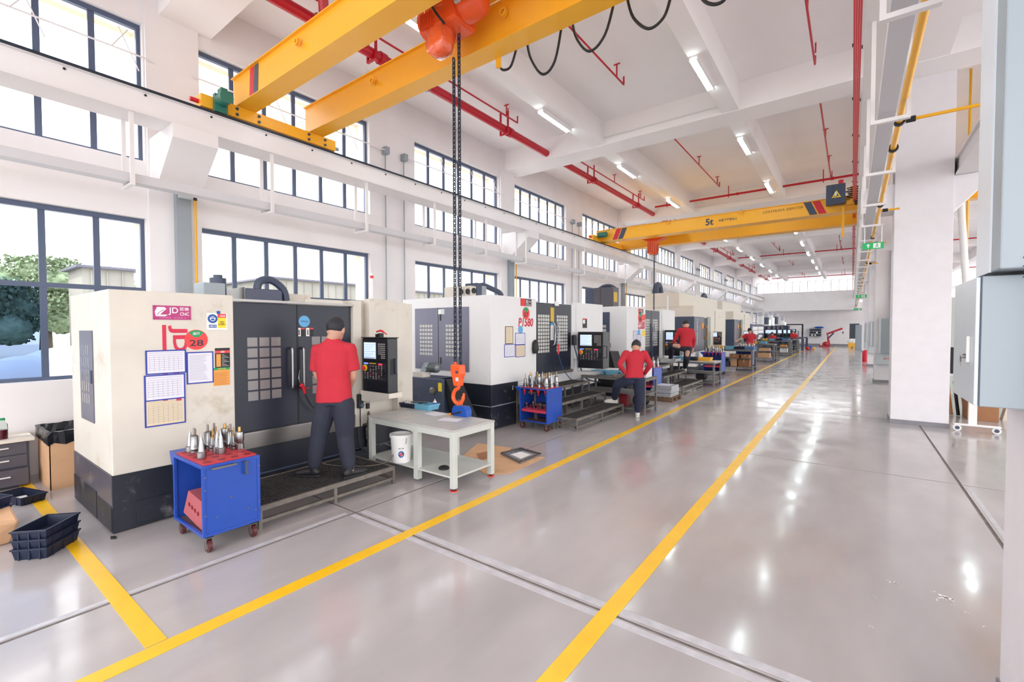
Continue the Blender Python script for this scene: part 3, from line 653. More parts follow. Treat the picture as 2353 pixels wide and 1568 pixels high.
# ================================================================ MACHINES
def quad(pts): return MB().add(pts, [(0, 1, 2, 3)])
def sheet(name, u0, v0, u1, v1, X, m, parent, th=.004, frame=None, lines=0, lm_=None, pic=None):
    """flat notice on a +x face, placed between two opposite corners"""
    a, b = at(u0, (v0+v1)/2, 0, X), at(u1, (v0+v1)/2, 0, X)
    z1 = (at(u0, v0, 0, X).z+at(u1, v0, 0, X).z)/2; z0 = (at(u0, v1, 0, X).z+at(u1, v1, 0, X).z)/2
    o = box((X, a.y, z0), (X+th, b.y, z1)).build(name, m, parent)
    if frame:
        f = MB(); w = .012
        f.box((X, a.y-w/2, z0-w/2), (X+th+.002, a.y+w/2, z1+w/2)).box((X, b.y-w/2, z0-w/2), (X+th+.002, b.y+w/2, z1+w/2)).box((X, a.y, z0-w/2), (X+th+.002, b.y, z0+w/2)).box((X, a.y, z1-w/2), (X+th+.002, b.y, z1+w/2)).build('tape_border', frame, o)
    if lines:
        l = MB(); h = (z1-z0)
        for i in range(lines):
            z = z1-h*(.1+.84*i/lines); l.box((X+th, a.y+.03*(b.y-a.y)+.01, z), (X+th+.001, b.y-.02-(.3*(b.y-a.y)*random.random() if lines > 14 else 0), z+.0025))
        if lines < 14:
            for i in range(7): y = a.y+.02+(b.y-a.y-.04)*i/7; l.box((X+th, y, z0+.02), (X+th+.001, y+.0015, z1-.05))
        l.build('printed_lines', lm_ or paplines, o, kind='stuff')
    return o, a.y, b.y, z0, z1
def handle(x, y, z0, z1, m, parent, r=.013, bow=0, out=.06):
    if bow: pts = ring([(x, y, z0), (x+out, y+bow*.3, z0+.04), (x+out, y+bow, (z0+z1)/2), (x+out, y+bow*.3, z1-.04), (x, y, z1)], 6)
    else: pts = ring([(x, y, z0), (x+out*.8, y, z0+.005), (x+out, y, z0+.04), (x+out, y, z1-.04), (x+out*.8, y, z1-.005), (x, y, z1)], 4)
    return MB().tube(pts, r, 10).build('handle', m, parent, smooth=2)
def control_panel(t, xa, xb, y, yb, z0, z1, side_handle=True, white=False, deep=.3):
    """pendant control box, screen towards -y"""
    p_ = box((xa, y, z0), (xb, yb, z1)).build('control_panel', cream if white else blkg, t, bevel=.008)
    W_, H_ = xb-xa, z1-z0
    q = lambda u, v: (xa+W_*u, z1-H_*v)
    def rect(nm, u0, v0, u1, v1, m, th=.004, par=p_):
        a = q(u0, v0); b = q(u1, v1); return box((a[0], y-th, b[1]), (b[0], y, a[1])).build(nm, m, par)
    if white: rect('bezel', .06, .06, .94, .94, blkg, .003)
    rect('bezel', .04 if not white else .1, .05, .96 if not white else .9, .41, blk, .006)
    a = q(.10, .08); b = q(.56, .38)
    box((a[0], y-.012, b[1]), (b[0], y-.006, a[1])).build('screen', scr, p_)
    s = MB()
    for i in range(6): s.box((a[0]+.02*W_, y-.0128, a[1]-(i+1)*.042*H_-.003), (b[0]-.1*W_*(i % 3), y-.012, a[1]-(i+1)*.042*H_))
    s.box((a[0]+.01, y-.0128, b[1]+.005), (b[0]-.01, y-.012, b[1]+.02*H_)).build('screen_text', mat('screen_ink', (120, 140, 190), .4), p_, kind='stuff')
    rnd = random.Random(3)
    k = MB()
    for i in range(5):
        for j in range(8):
            if j < 6 or i > 1: a = q(.66+i*.055, .1+j*.036); k.box((a[0], y-.009, a[1]-.014*H_), (a[0]+.03*W_, y-.006, a[1]))
    k.build('key', steelw, p_, kind='stuff')
    rect('keyboard_plate', .04, .45, .94, .78, mat('panel_grey', (44, 44, 52), .4), .004)
    rect('display_strip', .08, .46, .24, .49, mat('lcd_blue', (110, 130, 230), .4, emit=.6), .008)
    rect('label_strip', .3, .462, .56, .475, yl2, .006); rect('red_label', .66, .465, .8, .495, mat('led_red', (240, 60, 90), .4, emit=.5), .008)
    a = q(.13, .56); MB().lathe((a[0], y-.004, a[1]), [(0, 0), (.05*W_*1.6, 0), (.05*W_*1.6, .01), (0, .012)], 14, (0, -1, 0)).build('emergency_ring', yl2, p_)
    MB().lathe((a[0], y-.014, a[1]), [(0, 0), (.03*W_, 0), (.05*W_, .015), (.05*W_, .03), (0, .032)], 14, (0, -1, 0)).build('emergency_stop', bdg, p_, smooth=True)
    cs = [wht, green, wht, bdg, steelw, wht]; mbs = {}
    for i in range(7):
        for j in range(8):
            if rnd.random() < .15 or (i < 2 and j < 4): continue
            c_ = rnd.choice(cs); a = q(.12+i*.11, .52+j*.032)
            mbs.setdefault(c_.name, (MB(), c_))[0].box((a[0]-.011*W_, y-.008, a[1]-.006*H_), (a[0]+.011*W_, y-.003, a[1]+.006*H_))
    for mb, c_ in mbs.values(): mb.build('button', c_, p_, kind='stuff')
    for v_ in (.6, .68):
        a = q(.88, v_); MB().lathe((a[0], y-.004, a[1]), [(0, 0), (.05*W_, 0), (.045*W_, .02), (0, .02)], 12, (0, -1, 0)).build('dial', blk, p_)
    if side_handle == 'y':
        MB().tube([(xb, y+.03, z0+.3*H_), (xb+.07, y+.03, z0+.3*H_), (xb+.07, y+.03, z0+.62*H_), (xb, y+.03, z0+.62*H_)], .01, 8).build('handle', blk, p_)
    elif side_handle:
        MB().box((xb-.002, y+.04, z0+.33*H_), (xb+.003, yb-.02, z0+.62*H_)).build('recess', blk, p_)
        MB().tube([(xb, yb-.04, z0+.36*H_), (xb+.03, yb-.04, z0+.36*H_), (xb+.03, yb-.04, z0+.62*H_), (xb, yb-.04, z0+.62*H_)], .009, 8).build('handle', slate, p_)
    return p_
# ---------------------------------------------------------------- machine 28 (nearest)
F1 = -5.02; S1 = 1.06
t = M1 = thing('milling_machine', 'beige CNC milling machine numbered 28 with navy double doors, nearest the camera', 'machine', (-5.7, 2.7, 0))
bL = -6.42
yA, yD, yE = 2.03, 3.43, 4.37
zk, zt = .5, 2.09
box((bL, S1, zk), (F1, yA, zt)).build('body_left', beige, t, bevel=.008)
MB().prism([(S1+.0, 0.0), (yA, 0.06), (yA, zk), (S1, zk)], 0, bL+.02, F1-.012).build('base_left', darkscuff, t)
MB().box((bL+.012, S1-.006, .22), (F1-.015, S1, zk)).build('base_cover', mat('worn_cover', (92, 90, 104), .28, .3, var=.25, vs=3, dirt=(140, 138, 140), ds=4), t)
MB().box((bL+.03, S1-.012, .02), (-5.52, S1, .27)).box((-5.5, S1-.012, .02), (F1-.02, S1, .24)).build('base_panel', darkscuff, t)
box((F1-.012, 1.22, .04), (F1-.004, yA, .24)).build('access_plate', darkscuff, t, bevel=.002)
# side door panel with slots
px = lambda u, v: at(u, v, 1, S1).x; pz = lambda u, v: at(u, v, 1, S1).z
sa, sb = px(185, 800), px(214, 800); z0_, z1_ = pz(200, 965), pz(200, 760)
sp_ = box((sa, S1-.008, z0_), (sb, S1, z1_)).build('side_panel', greyp, t, bevel=.002)
for j in range(5):
    for i in range(4):
        x = sa+(sb-sa)*(.14+.17*i); z = z1_-(z1_-z0_)*(.16+.135*j)
        box((x, S1-.0095, z-(z1_-z0_)*.105), (x+(sb-sa)*.08, S1-.008, z)).build('slot_pane', pane1, sp_)
box((sb-.05, S1-.02, (z0_+z1_)/2-.06), (sb-.02, S1-.008, (z0_+z1_)/2+.06)).build('latch', slate, sp_)
# middle: doors
dX = F1-.07
box((bL, yA, zk-.1), (dX-.03, yD, zt-.06)).build('body_middle', beige, t)
box((dX-.03, yA, 2.035), (F1-.01, yD, 2.06)).build('top_rail', steel, t)
box((dX-.1, yA+.85, 2.06), (F1-.03, yD-.15, 2.1)).build('track_cover', beige, t)
def plates(d, X, ya, yb, za, zb, nc, nr, m, gap=.2, stuff=False):
    w = (yb-ya)/nc; h = (zb-za)/nr; mm = MB()
    for i in range(nc):
        for j in range(nr):
            a = (X, ya+w*(i+gap/2), za+h*(j+gap/2)); b = (X+.004, ya+w*(i+1-gap/2), za+h*(j+1-gap/2))
            if stuff: mm.box(a, b)
            else: box(a, b).build('pane', m, d)
    if stuff: mm.build('pane', m, d, kind='stuff')
d1 = box((dX-.03, yA+.005, .66), (dX, 2.725, 2.03)).build('door', door, t, bevel=.004)
d2 = box((dX-.03, 2.735, .66), (dX, yD-.01, 2.03)).build('door', door, t, bevel=.004)
plates(d1, dX, 2.175, 2.545, .98, 1.67, 3, 6, pane1, .17); plates(d2, dX, 2.89, 3.26, .98, 1.67, 3, 6, pane1, .17)
box((dX, 2.722, .66), (dX+.004, 2.738, 2.03)).build('door_seam', blk, d1)
ha, hb = at(672, 800, 0, dX+.06), at(698, 800, 0, dX+.06)
for d, y, s_ in ((d1, ha.y, 1), (d2, hb.y, -1)): handle(dX, y, hz(dX, y, 892), hz(dX, y, 800), chrome, d, .014)
box((dX+.001, yA, .655), (F1, yD, .67)).build('sill', steel, t)
MB().hexa([(F1-.05, yA+.0, .5), (F1-.008, yA+.0, .5), (F1-.008, yD+.0, .5), (F1-.05, yD, .5)], [(F1-.05, yA+.0, .655), (F1-.0, yA+.0, .655), (F1-.0, yD, .655), (F1-.05, yD, .655)]).build('chip_guard', steel, t)
box((bL+.02, yA, .02), (F1-.03, yD, .52)).build('base_middle', dark, t)
MB().box((F1-.03, yA, .2), (F1-.02, yD+.1, .215)).build('base_edge', slate, t)
# right
box((bL, yD, zk), (F1-.03, yD+.12, zt+.02)).build('door_post', beige, t)
box((bL, yD+.12, zk), (F1-.12, yE, zt+.03)).build('body_right', beige, t, bevel=.006)
box((F1-.12, yD+.22, .8), (F1, 4.1, zt+.05)).build('upper_cover', beige, t, bevel=.004)
box((F1-.12, 4.1, zk), (F1, yE, zt+.01)).build('end_cover', beige, t, bevel=.004)
box((bL+.02, yD, .02), (F1-.03, yE-.01, zk)).build('base_right', dark, t); box((F1-.03, yD, .2), (F1-.02, yE-.02, .22)).build('base_edge', slate, t)
YP = 3.5
xa_, xb_ = at(833, 840, 1, YP).x, at(891, 840, 1, YP).x
zb_, zt_ = (at(833, 898, 1, YP).z+at(890, 905, 1, YP).z)/2, (at(833, 777, 1, YP).z+at(890, 778, 1, YP).z)/2
cp_ = control_panel(t, xa_, xb_, YP, YP+.15, zb_, zt_)
box((xa_-.01, YP-.01, zt_), (xb_+.01, YP+.16, zt_+.01)).build('hood', blk, cp_)
MB().prism([(xa_+.02, zb_-.0), (xb_+.02, zb_), (xb_+.02, zb_-.06), (xa_+.08, zb_-.13), (xa_-.05, zb_-.13), (xa_-.05, zb_)], 1, YP+.0, YP+.2).build('panel_arm', beige, t)
pass
a = at(868, 770, 1, YP+.1); MB().box((a.x-.05, YP+.1, zt_), (a.x-.02, YP+.16, zt_+.05)).box((a.x+.0, YP+.1, zt_), (a.x+.04, YP+.16, zt_+.06)).build('holder', blk, cp_)
tag(MB().tube(ring([(a.x, YP+.08, zt_+.075), (a.x+.04, YP+.09, zt_+.09), (a.x+.09, YP+.1, zt_+.085), (a.x+.15, YP+.12, zt_+.045)], 5), [.01]*6+[.014]*6+[.008]*4, 8).build('spray_gun', redpl, smooth=2), 'red and black air gun lying on top of the nearest control panel', 'air gun')
# pendant and hanging cables
a = at(834, 925, 0, F1+.06)
pn = tag(box((F1-.03, a.y-.035, a.z-.08), (F1+.03, a.y+.035, a.z+.1)).build('hand_pendant', blk, bevel=.01), 'black hand wheel pendant hanging beside the nearest machine door', 'pendant')
MB().lathe((F1+.03, a.y, a.z-.04), [(0, 0), (.03, 0), (.028, .02), (0, .02)], 12, (1, 0, 0)).build('dial', slate, pn)
MB().tube(ring([(F1, a.y, a.z-.08), (F1+.01, a.y+.0, a.z-.4), (F1+.01, a.y+.04, a.z-.62), (F1+.01, a.y+.12, a.z-.66)], 5), .007, 6).build('cable', blk, pn)
a = at(851, 935, 0, F1+.05); c_ = MB().box((F1-.02, a.y-.02, a.z-.03), (F1+.01, a.y+.02, a.z+.04)).build('rag_hook', blk)
tag(c_, 'black hook with grey rags on the nearest machine, right of the pendant', 'hook')
b_ = MB()
for k in range(9):
    z = a.z-.1-k*.05; b_.ell((F1+.01, a.y+.01*sin(k), z), .018+.012*(k % 3), .02+.02*(k > 3)*abs(sin(k*1.3)), .04, n=8, m=6)
b_.build('rag', mat('rag_grey', (96, 88, 84), .9), c_, smooth=2)
# notices
zf = F1+.0005
p_, a, b, c0, c1 = sheet('name_plate', 351, 703, 438, 735, zf, pink, t, .008)
text('plate_text', 'JD', (zf+.009, a+(b-a)*.52, c0+(c1-c0)*.6), (c1-c0)*.55, '+x', wht, p_, width=(b-a)*.26)
text('plate_text', 'CNC', (zf+.009, a+(b-a)*.82, c0+(c1-c0)*.42), (c1-c0)*.24, '+x', wht, p_, width=(b-a)*.25)
text('plate_text', '匠德', (zf+.009, a+(b-a)*.82, c0+(c1-c0)*.78), (c1-c0)*.24, '+x', wht, p_, width=(b-a)*.24)
text('plate_text', '专做精品 · 品质至上', (zf+.009, a+(b-a)*.5, c0+(c1-c0)*.14), (c1-c0)*.12, '+x', mat('plate_ink', (216, 120, 170), .5), p_, width=(b-a)*.72)
MB().prism([(a+.02, c0+.03), (a+.09, c0+.03), (a+.11, c0+.045), (a+.05, c0+.045), (a+.1, c1-.03), (a+.085, c1-.015), (a+.03, c1-.015), (a+.012, c0+.07)], 0, zf+.008, zf+.0095).build('emblem', wht, p_)
MB().tube([(zf+.0095, a+.03+.05*i/8, c0+.04+.05*(i/8)**.6) for i in range(9)], .003, 4).build('emblem_line', pink, p_)
for yy in (a+.01, b-.01):
    for zz in (c0+.01, c1-.01): MB().cyl((zf+.008, yy, zz), (zf+.011, yy, zz), .004, n=6).build('screw', blk, p_)
mg = mat('lettering_crimson', (206, 26, 66), .45)
sheet('red_stripe', 373, 747, 382, 806, zf, mg, t, .002)
q = at(409, 779, 0, zf); text('vertical_lettering', 'JD', (zf, q.y, q.z), .15, '+x', mg, t, bold=.03, width=.25, rot=-pi/2, ext=.003)
q = at(451, 781, 0, zf); rr = (at(478, 781, 0, zf).y-at(425, 781, 0, zf).y)/2
bd = MB().lathe((zf, q.y, q.z), [(0, 0), (rr, 0), (rr, .004), (0, .004)], 32, (1, 0, 0)).build('number_badge', bdg, t)
MB().prism([(q.y+rr*.2*cos(x), q.z+rr*.25+rr*.05*sin(x)) for x in (pi,)]+[(q.y-rr*.62, q.z+rr*.68)]+[(q.y+rr*.92*cos(pi*(130-i*10)/180), q.z+rr*.95*sin(pi*(130-i*10)/180)) for i in range(9)]+[(q.y+rr*.62, q.z+rr*.68), (q.y+rr*.2, q.z+rr*.25)], 0, zf+.004, zf+.005).build('status_sector', green, bd)
text('status_text', '运行', (zf+.005, q.y, q.z+rr*.62), rr*.3, '+x', wht, bd)
text('number_text', '28', (zf+.004, q.y, q.z-rr*.32), rr*.62, '+x', mat('badge_ink', (24, 28, 50), .4), bd, width=rr*1.2, ext=.002)
for (u0, v0, u1, v1, mm, ln) in ((336, 806, 426, 858, pap, 9), (333, 862, 424, 918, pap, 9), (334, 917, 425, 976, paptan, 12), (430, 810, 489, 880, pap, 22)):
    sheet('record_sheet', u0, v0, u1, v1, zf+random.uniform(0, .003), mm, t, .003, blt, ln)
for (u0, v0) in ((374, 858), (400, 858), (374, 916), (405, 916)): sheet('tape_scrap', u0, v0, u0+12, v0+5, zf, mg, t, .004)
p_, a, b, c0, c1 = sheet('safety_sign', 475, 720, 522, 758, zf, wht, t, .003)
w_ = b-a; h_ = c1-c0
MB().lathe((zf+.003, a+w_*.28, c0+h_*.66), [(0, 0), (h_*.27, 0), (h_*.27, .001), (0, .001)], 20, (1, 0, 0)).build('mask_symbol', mat('sign_blue', (24, 84, 160), .5), p_)
MB().lathe((zf+.0042, a+w_*.28, c0+h_*.66), [(0, 0), (h_*.15, 0), (h_*.15, .0005), (0, .0005)], 14, (1, 0, 0)).build('mask_face', wht, p_)
box((zf+.0048, a+w_*.2, c0+h_*.56), (zf+.0056, a+w_*.36, c0+h_*.67)).build('mask', MATS['sign_blue'], p_); box((zf+.0048, a+w_*.19, c0+h_*.72), (zf+.0056, a+w_*.37, c0+h_*.77)).build('goggles', MATS['sign_blue'], p_)
box((zf+.003, a+w_*.09, c0+h_*.12), (zf+.004, a+w_*.47, c0+h_*.3)).build('blue_caption', MATS['sign_blue'], p_); text('caption', '必须戴防护口罩', (zf+.004, a+w_*.28, c0+h_*.21), h_*.1, '+x', wht, p_, width=w_*.34)
box((zf+.003, a+w_*.52, c0+h_*.1), (zf+.004, b-w_*.06, c0+h_*.72)).build('yellow_panel', yl2, p_); box((zf+.003, a+w_*.52, c0+h_*.72), (zf+.004, b-w_*.06, c1-h_*.03)).build('red_panel', bdg, p_)
text('caption', 'DANGER', (zf+.004, a+w_*.77, c0+h_*.83), h_*.11, '+x', wht, p_, width=w_*.26); text('caption', '注意防护\n当心机械伤人', (zf+.004, a+w_*.73, c0+h_*.4), h_*.26, '+x', blk, p_, width=w_*.36)
sheet('blue_magnet', 498, 715, 505, 722, zf, MATS['sign_blue'], t, .01)
p_, a, b, c0, c1 = sheet('hazard_poster', 494, 800, 528, 845, zf, blk, t, .003)
box((zf+.003, a, c1-.05), (zf+.004, b, c1-.025)).build('red_band', bdg, p_); box((zf+.003, a+.01, c0+.01), (zf+.004, a+.05, c1-.06)).build('picture', orp, p_)
text('poster_text', '危险', (zf+.004, (a+b)/2, c1-.038), .018, '+x', wht, p_)
l = MB()
for i in range(9): l.box((zf+.003, a+.06, c0+.015+i*.014), (zf+.004, b-.01-.02*(i % 3), c0+.018+i*.014))
l.build('printed_lines', steelw, p_, kind='stuff')
p_, a, b, c0, c1 = sheet('rules_poster', 490, 845, 528, 886, zf, orp, t, .003)
box((zf+.003, a, c1-.022), (zf+.004, b, c1)).build('green_band', green, p_)
text('poster_text', '安全操作须知', (zf+.004, (a+b)/2, c1-.011), .012, '+x', yl2, p_)
l = MB()
for i in range(9): l.box((zf+.003, a+.01, c0+.012+i*.014), (zf+.004, b-.012-.02*(i % 2), c0+.0145+i*.014))
l.build('printed_lines', mat('poster_ink', (150, 80, 30), .6), p_, kind='stuff')
q = at(699, 739, 0, dX); bd = MB().lathe((dX, q.y, q.z), [(0, 0), (.067, 0), (.067, .003), (0, .003)], 26, (1, 0, 0)).build('round_sticker', cyb, t)
text('sticker_text', '中捷设备', (dX+.003, q.y, q.z), .022, '+x', slate, bd)
for u in (683, 703):
    p_, a, b, c0, c1 = sheet('warning_sticker', u, 754, u+17, 773, dX, blk, t, .002)
    box((dX+.002, a, c0), (dX+.003, a+.04, c1)).build('pictogram', wht, p_); box((dX+.002, a+.045, c1-.015), (dX+.003, b, c1)).build('red_band', bdg, p_)
    box((dX+.003, a+.015, c0+.015), (dX+.004, a+.027, c1-.02)).build('pictogram', blk, p_)
# red air gun hung on the door handle
q = at(691, 888, 0, dX+.09)
ag = tag(MB().tube(ring([(q.x, q.y-.0, q.z+.02), (q.x, q.y+.03, q.z-.02), (q.x, q.y+.05, q.z-.09)], 4), [.022, .024, .022, .02, .018, .017, .016, .015, .014], 8).build('air_gun', redpl, smooth=2), 'red air blow gun hooked on the door handle of the nearest machine', 'air gun')
MB().tube(ring([(q.x, q.y+.0, q.z+.02), (q.x, q.y-.02, q.z+.1), (q.x-.03, q.y+.01, q.z+.19)], 5), .006, 6).build('nozzle', chrome, ag, smooth=2)
MB().tube(ring([(q.x, q.y+.03, q.z), (q.x, q.y+.07, q.z-.03), (q.x, q.y+.11, q.z-.03)], 4), .006, 6).build('trigger', redpl, ag, smooth=2)
MB().tube(ring([(q.x, q.y+.05, q.z-.09), (q.x, q.y+.1, q.z-.2), (q.x, q.y+.2, q.z-.33)], 5), .008, 6).build('hose', rub, ag, smooth=2)
# top equipment
tz = zt
def tp_(u0, u1, v0, v1, y0, y1, X):  # box at plane x = X
    a, b = at(u0, v1, 0, X), at(u1, v0, 0, X); return (a.y, b.y, a.z, b.z)
X_ = -6.0
y0, y1, za, zb = tp_(566, 645, 667, 692, 0, 0, X_)
MB().prism([(y0, za-.2), (y1+.02, za-.2), (y1+.02, zb-.03), (y1, zb), (y0, zb)], 0, X_-.5, X_).build('column_head', mat('head_navy', (70, 76, 100), .4), t, bevel=.01)
box((X_-.55, y0-.01, za-.2), (X_-.02, y0, zb+.01)).build('head_side', steel, t)
a = at(525, 655, 0, X_); MB().cyl((X_-.3, a.y, tz-.1), (X_-.3, a.y, a.z+.1), .09, n=18).cyl((X_-.3, a.y, a.z+.1), (X_-.3, a.y, a.z+.14), .05, n=12).build('spindle_motor', slate, t, smooth=True)
a = at(497, 660, 0, X_); box((X_-.3, a.y-.13, tz-.1), (X_, a.y+.1, a.z+.05)).build('terminal_box', gcab2, t, bevel=.01)
c_ = MB().tube(ring([at(590, 668, 0, X_-.1), at(596, 648, 0, X_-.1), at(618, 643, 0, X_-.1), at(640, 655, 0, X_-.1), at(652, 670, 0, X_-.1), at(657, 692, 0, X_-.1)], 6), .05, 8).build('cable_chain', slate, t)
for v in c_.data.vertices: pass
a, b = at(660, 675, 0, -6.2), at(714, 690, 0, -6.2); box((-6.6, a.y, tz-.1), (-6.2, b.y, a.z)).build('rear_box', beige, t)
a = at(855, 700, 0, -5.4); lp_ = MB().cyl((-5.4, a.y, tz), (-5.4, a.y, a.z+.08), .012, n=8).build('beacon_pole', chrome, t)
MB().cyl((-5.4, a.y, a.z+.08), (-5.4, a.y, hz(-5.4, a.y, 628)), .022, n=12).build('beacon', steelw, t); MB().cyl((-5.4, a.y, hz(-5.4, a.y, 640)), (-5.4, a.y, hz(-5.4, a.y, 634)), .024, n=12).build('beacon_band', redpl, t)
# ---------------------------------------------------------------- machines 07 and 06
def white_machine(F, S, E, d0, d1, dm, zt, zk, zdb, num, label, sideX, panel, kickU, k):
    t = thing('milling_machine', label, 'machine', ((F+sideX)/2, (S+E)/2, 0))
    box((sideX, S, zk), (F, d0, zt)).build('body_left', beige2, t, bevel=.008)
    box((sideX+.02, S+.01, .02), (F-.01, d0-.6, zk)).build('base_left', darkscuff, t, bevel=.004)
    box((sideX+.02, d0-.6, .35), (F-.005, d0, zk)).build('body_lower', beige2, t); box((sideX+.1, d0-.6, .02), (F-.2, E-.1, .4)).build('base_middle', dark, t)
    MB().box((F-.011, S+.02, .4), (F-.006, d0-.62, .415)).box((sideX+.03, S+.003, .4), (F-.02, S+.01, .412)).build('base_edge', gcab2, t)
    box((sideX, d0, .42), (F-.12, E, zt-.05)).build('body_middle', beige2, t)
    box((F-.12, d1+.02, .5), (F-.04, d1+.18, zt-.05)).build('door_post', beige2, t)
    box((F-.12, d1+.18, zdb-.1), (F, E, zt)).build('body_right', beige2, t, bevel=.006)
    X = F-.05
    box((X-.05, d0, zdb-.06), (F+.01, d1, zdb)).build('sill', rawst, t); MB().box((F-.12, d0, .42), (F-.05, d1, zdb-.06)).build('front_tray', beige2, t)
    for (a, b) in ((d0+.01, dm-.008), (dm+.008, d1)):
        d = box((X-.04, a, zdb), (X, b, zt-.06)).build('door', door, t, bevel=.004)
        w = b-a; plates(d, X, a+w*.16, a+w*.8, zdb+.27*(zt-zdb), zdb+.8*(zt-zdb), 5, 11, pane2, .22, True)
        y = b-.06 if a < dm-.3 else a+.06
        handle(X, y, zdb+.36*(zt-zdb), zdb+.7*(zt-zdb), chrome, d, .016, bow=.05 if a < dm-.3 else .05)
    return t, X
Fa = -4.93
M2, X2 = white_machine(Fa, 6.03, 10.37, 7.42, 8.87, 8.13, 2.33, .78, .86, '07', 'white CNC machine numbered 07 lettered P1580, second from the camera', -7.2, None, 0, 0)
t = M2
# side door on the near end
py_ = lambda u, v: at(u, v, 1, 6.03)
a, b = py_(955, 780), py_(1078, 780); z0_, z1_ = .98, 2.14
sdr = box((a.x, 6.015, z0_), (b.x, 6.03, z1_)).build('side_door', mat('side_door_grey', (112, 112, 130), .4, .2, var=.12, vs=1.5), t, bevel=.003)
mm = MB()
for off in (.1, .6):
    for i in range(5):
        for j in range(8):
            x = a.x+(b.x-a.x)*(off+.052*i); z = z1_-(z1_-z0_)*(.27+.065*j); mm.box((x, 6.012, z-.05), (x+.048*(b.x-a.x)*.85, 6.0149, z))
mm.build('pane', pane2, sdr, kind='stuff')
xm = a.x+(b.x-a.x)*.46
box((xm-.004, 6.011, z0_), (xm+.004, 6.0149, z1_)).build('door_seam', blk, sdr)
for z in (1.9, 1.1): box((xm+.05, 6.005, z), (xm+.07, 6.0149, z+.12)).build('latch', blk, sdr)
s_ = box((xm+.0, 6.011, 2.02), (xm+.16, 6.0149, 2.11)).build('sticker', wht, sdr); box((xm+.08, 6.0085, 2.035), (xm+.15, 6.0109, 2.1)).build('sticker', mat('mint', (190, 220, 214), .5), sdr)
def p_front(t, F, refs, num, zf):
    (lu, lv, lu2, lv2), (bu, bv, br), (tu, tv, th, tw) = refs
    p_, a, b, c0, c1 = sheet('logo_plate', lu, lv, lu2, lv2, zf, mat('logo_grey', (88, 74, 80), .5), t, .004)
    box((zf+.004, a, c0), (zf+.006, a+(b-a)*.38, c1)).build('red_square', mat('logo_red', (226, 40, 44), .5), p_)
    text('logo_text', '北一', (zf+.005, a+(b-a)*.7, c0+(c1-c0)*.62), (c1-c0)*.5, '+x', wht, p_, width=(b-a)*.5); text('logo_text', 'CNC', (zf+.005, a+(b-a)*.7, c0+(c1-c0)*.16), (c1-c0)*.2, '+x', wht, p_, width=(b-a)*.5)
    q = at(bu, bv, 0, zf); bd = MB().lathe((zf, q.y, q.z), [(0, 0), (br, 0), (br, .004), (0, .004)], 28, (1, 0, 0)).build('number_badge', bdg, t)
    MB().prism([(q.y, q.z+br*.1)]+[(q.y+br*.95*cos(pi*(140-i*10)/180), q.z+br*.95*sin(pi*(140-i*10)/180)) for i in range(11)], 0, zf+.004, zf+.006).build('status_sector', green, bd)
    text('number_text', num, (zf+.006, q.y, q.z-br*.25), br*.8, '+x', blk, bd, width=br*1.2)
    q = at(tu, tv, 0, zf); qa, qb = at(th, tv, 0, zf), at(tw, tv, 0, zf); text('model_text', 'P1580', (zf, (qa.y+qb.y)/2, q.z), 16/34*(qb.y-qa.y)*.72 if th < 1300 else .19, '+x', mat('letter_red', (204, 36, 56), .5), t, width=qb.y-qa.y, bold=.03, ext=.003, shear=.15)
zf = Fa+.0005
p_front(t, Fa, ((1196, 687, 1221, 704), (1208.5, 720, .115), (1208, 741, 1191, 1225)), '07', zf)
sheet('record_sheet', 1161, 751, 1178, 790, zf, paptan, t, .003, blk, 18); sheet('record_sheet', 1184, 766, 1206, 792, zf, pap, t, .003, blt, 10)
sheet('record_sheet', 1159, 792, 1183, 820, zf, pap, t, .003, blt, 10); sheet('record_sheet', 1185, 793, 1206, 820, zf, paptan, t, .003, blt, 10)
q = at(1196, 758, 0, zf); MB().lathe((zf, q.y, q.z), [(0, 0), (.075, 0), (.075, .003), (0, .003)], 22, (1, 0, 0)).build('round_sticker', cyb, t)
q = at(1226, 797, 0, Fa); tag(MB().lathe((Fa+.04, q.y, q.z-.13), [(0, 0), (.05, .0), (.07, .08), (.06, .2), (.02, .26), (0, .27)], 12).build('black_glove', blk, smooth=True), 'black glove hanging on the front of the white machine 07', 'glove')
sheet('yellow_sticker', 1265, 707, 1273, 740, X2+.002, mat('sticker_mustard', (206, 170, 50), .5), t, .002); sheet('notice_strip', 1265, 742, 1272, 748, X2+.002, cyb, t, .002); sheet('notice_strip', 1265, 748, 1272, 782, X2+.002, wht, t, .002, None, 12)
sheet('door_sticker', 1275, 693, 1284, 703, X2+.002, wht, t, .002)
YP = 8.95
xa_, xb_ = at(1328, 800, 1, YP).x, at(1386, 800, 1, YP).x
zb_, zt_ = at(1357, 847, 1, YP).z, at(1357, 763, 1, YP).z
cp_ = control_panel(t, xa_, xb_, YP, YP+.3, zb_, zt_, 'y')
MB().box((xa_-.25, YP+.05, zb_+.2), (xa_, YP+.25, zb_+.4)).build('panel_arm', beige2, t)
MB().hexa([(Fa-.1, 9.05, .6), (Fa+.45, 9.05, .72), (Fa+.45, 10.2, .72), (Fa-.1, 10.2, .6)], [(Fa-.1, 9.0, .8), (Fa+.5, 9.0, .8), (Fa+.5, 10.25, .8), (Fa-.1, 10.25, .8)]).build('coolant_tray', beige2, t)
q = at(1342, 742, 0, Fa); box((Fa, q.y-.07, q.z-.12), (Fa+.004, q.y+.14, q.z+.1)).build('warning_sticker', blk, t); box((Fa+.004, q.y-.06, q.z-.02), (Fa+.006, q.y+.04, q.z+.07)).build('pictogram', wht, t); box((Fa+.004, q.y-.07, q.z+.08), (Fa+.006, q.y+.14, q.z+.1)).build('red_band', bdg, t)
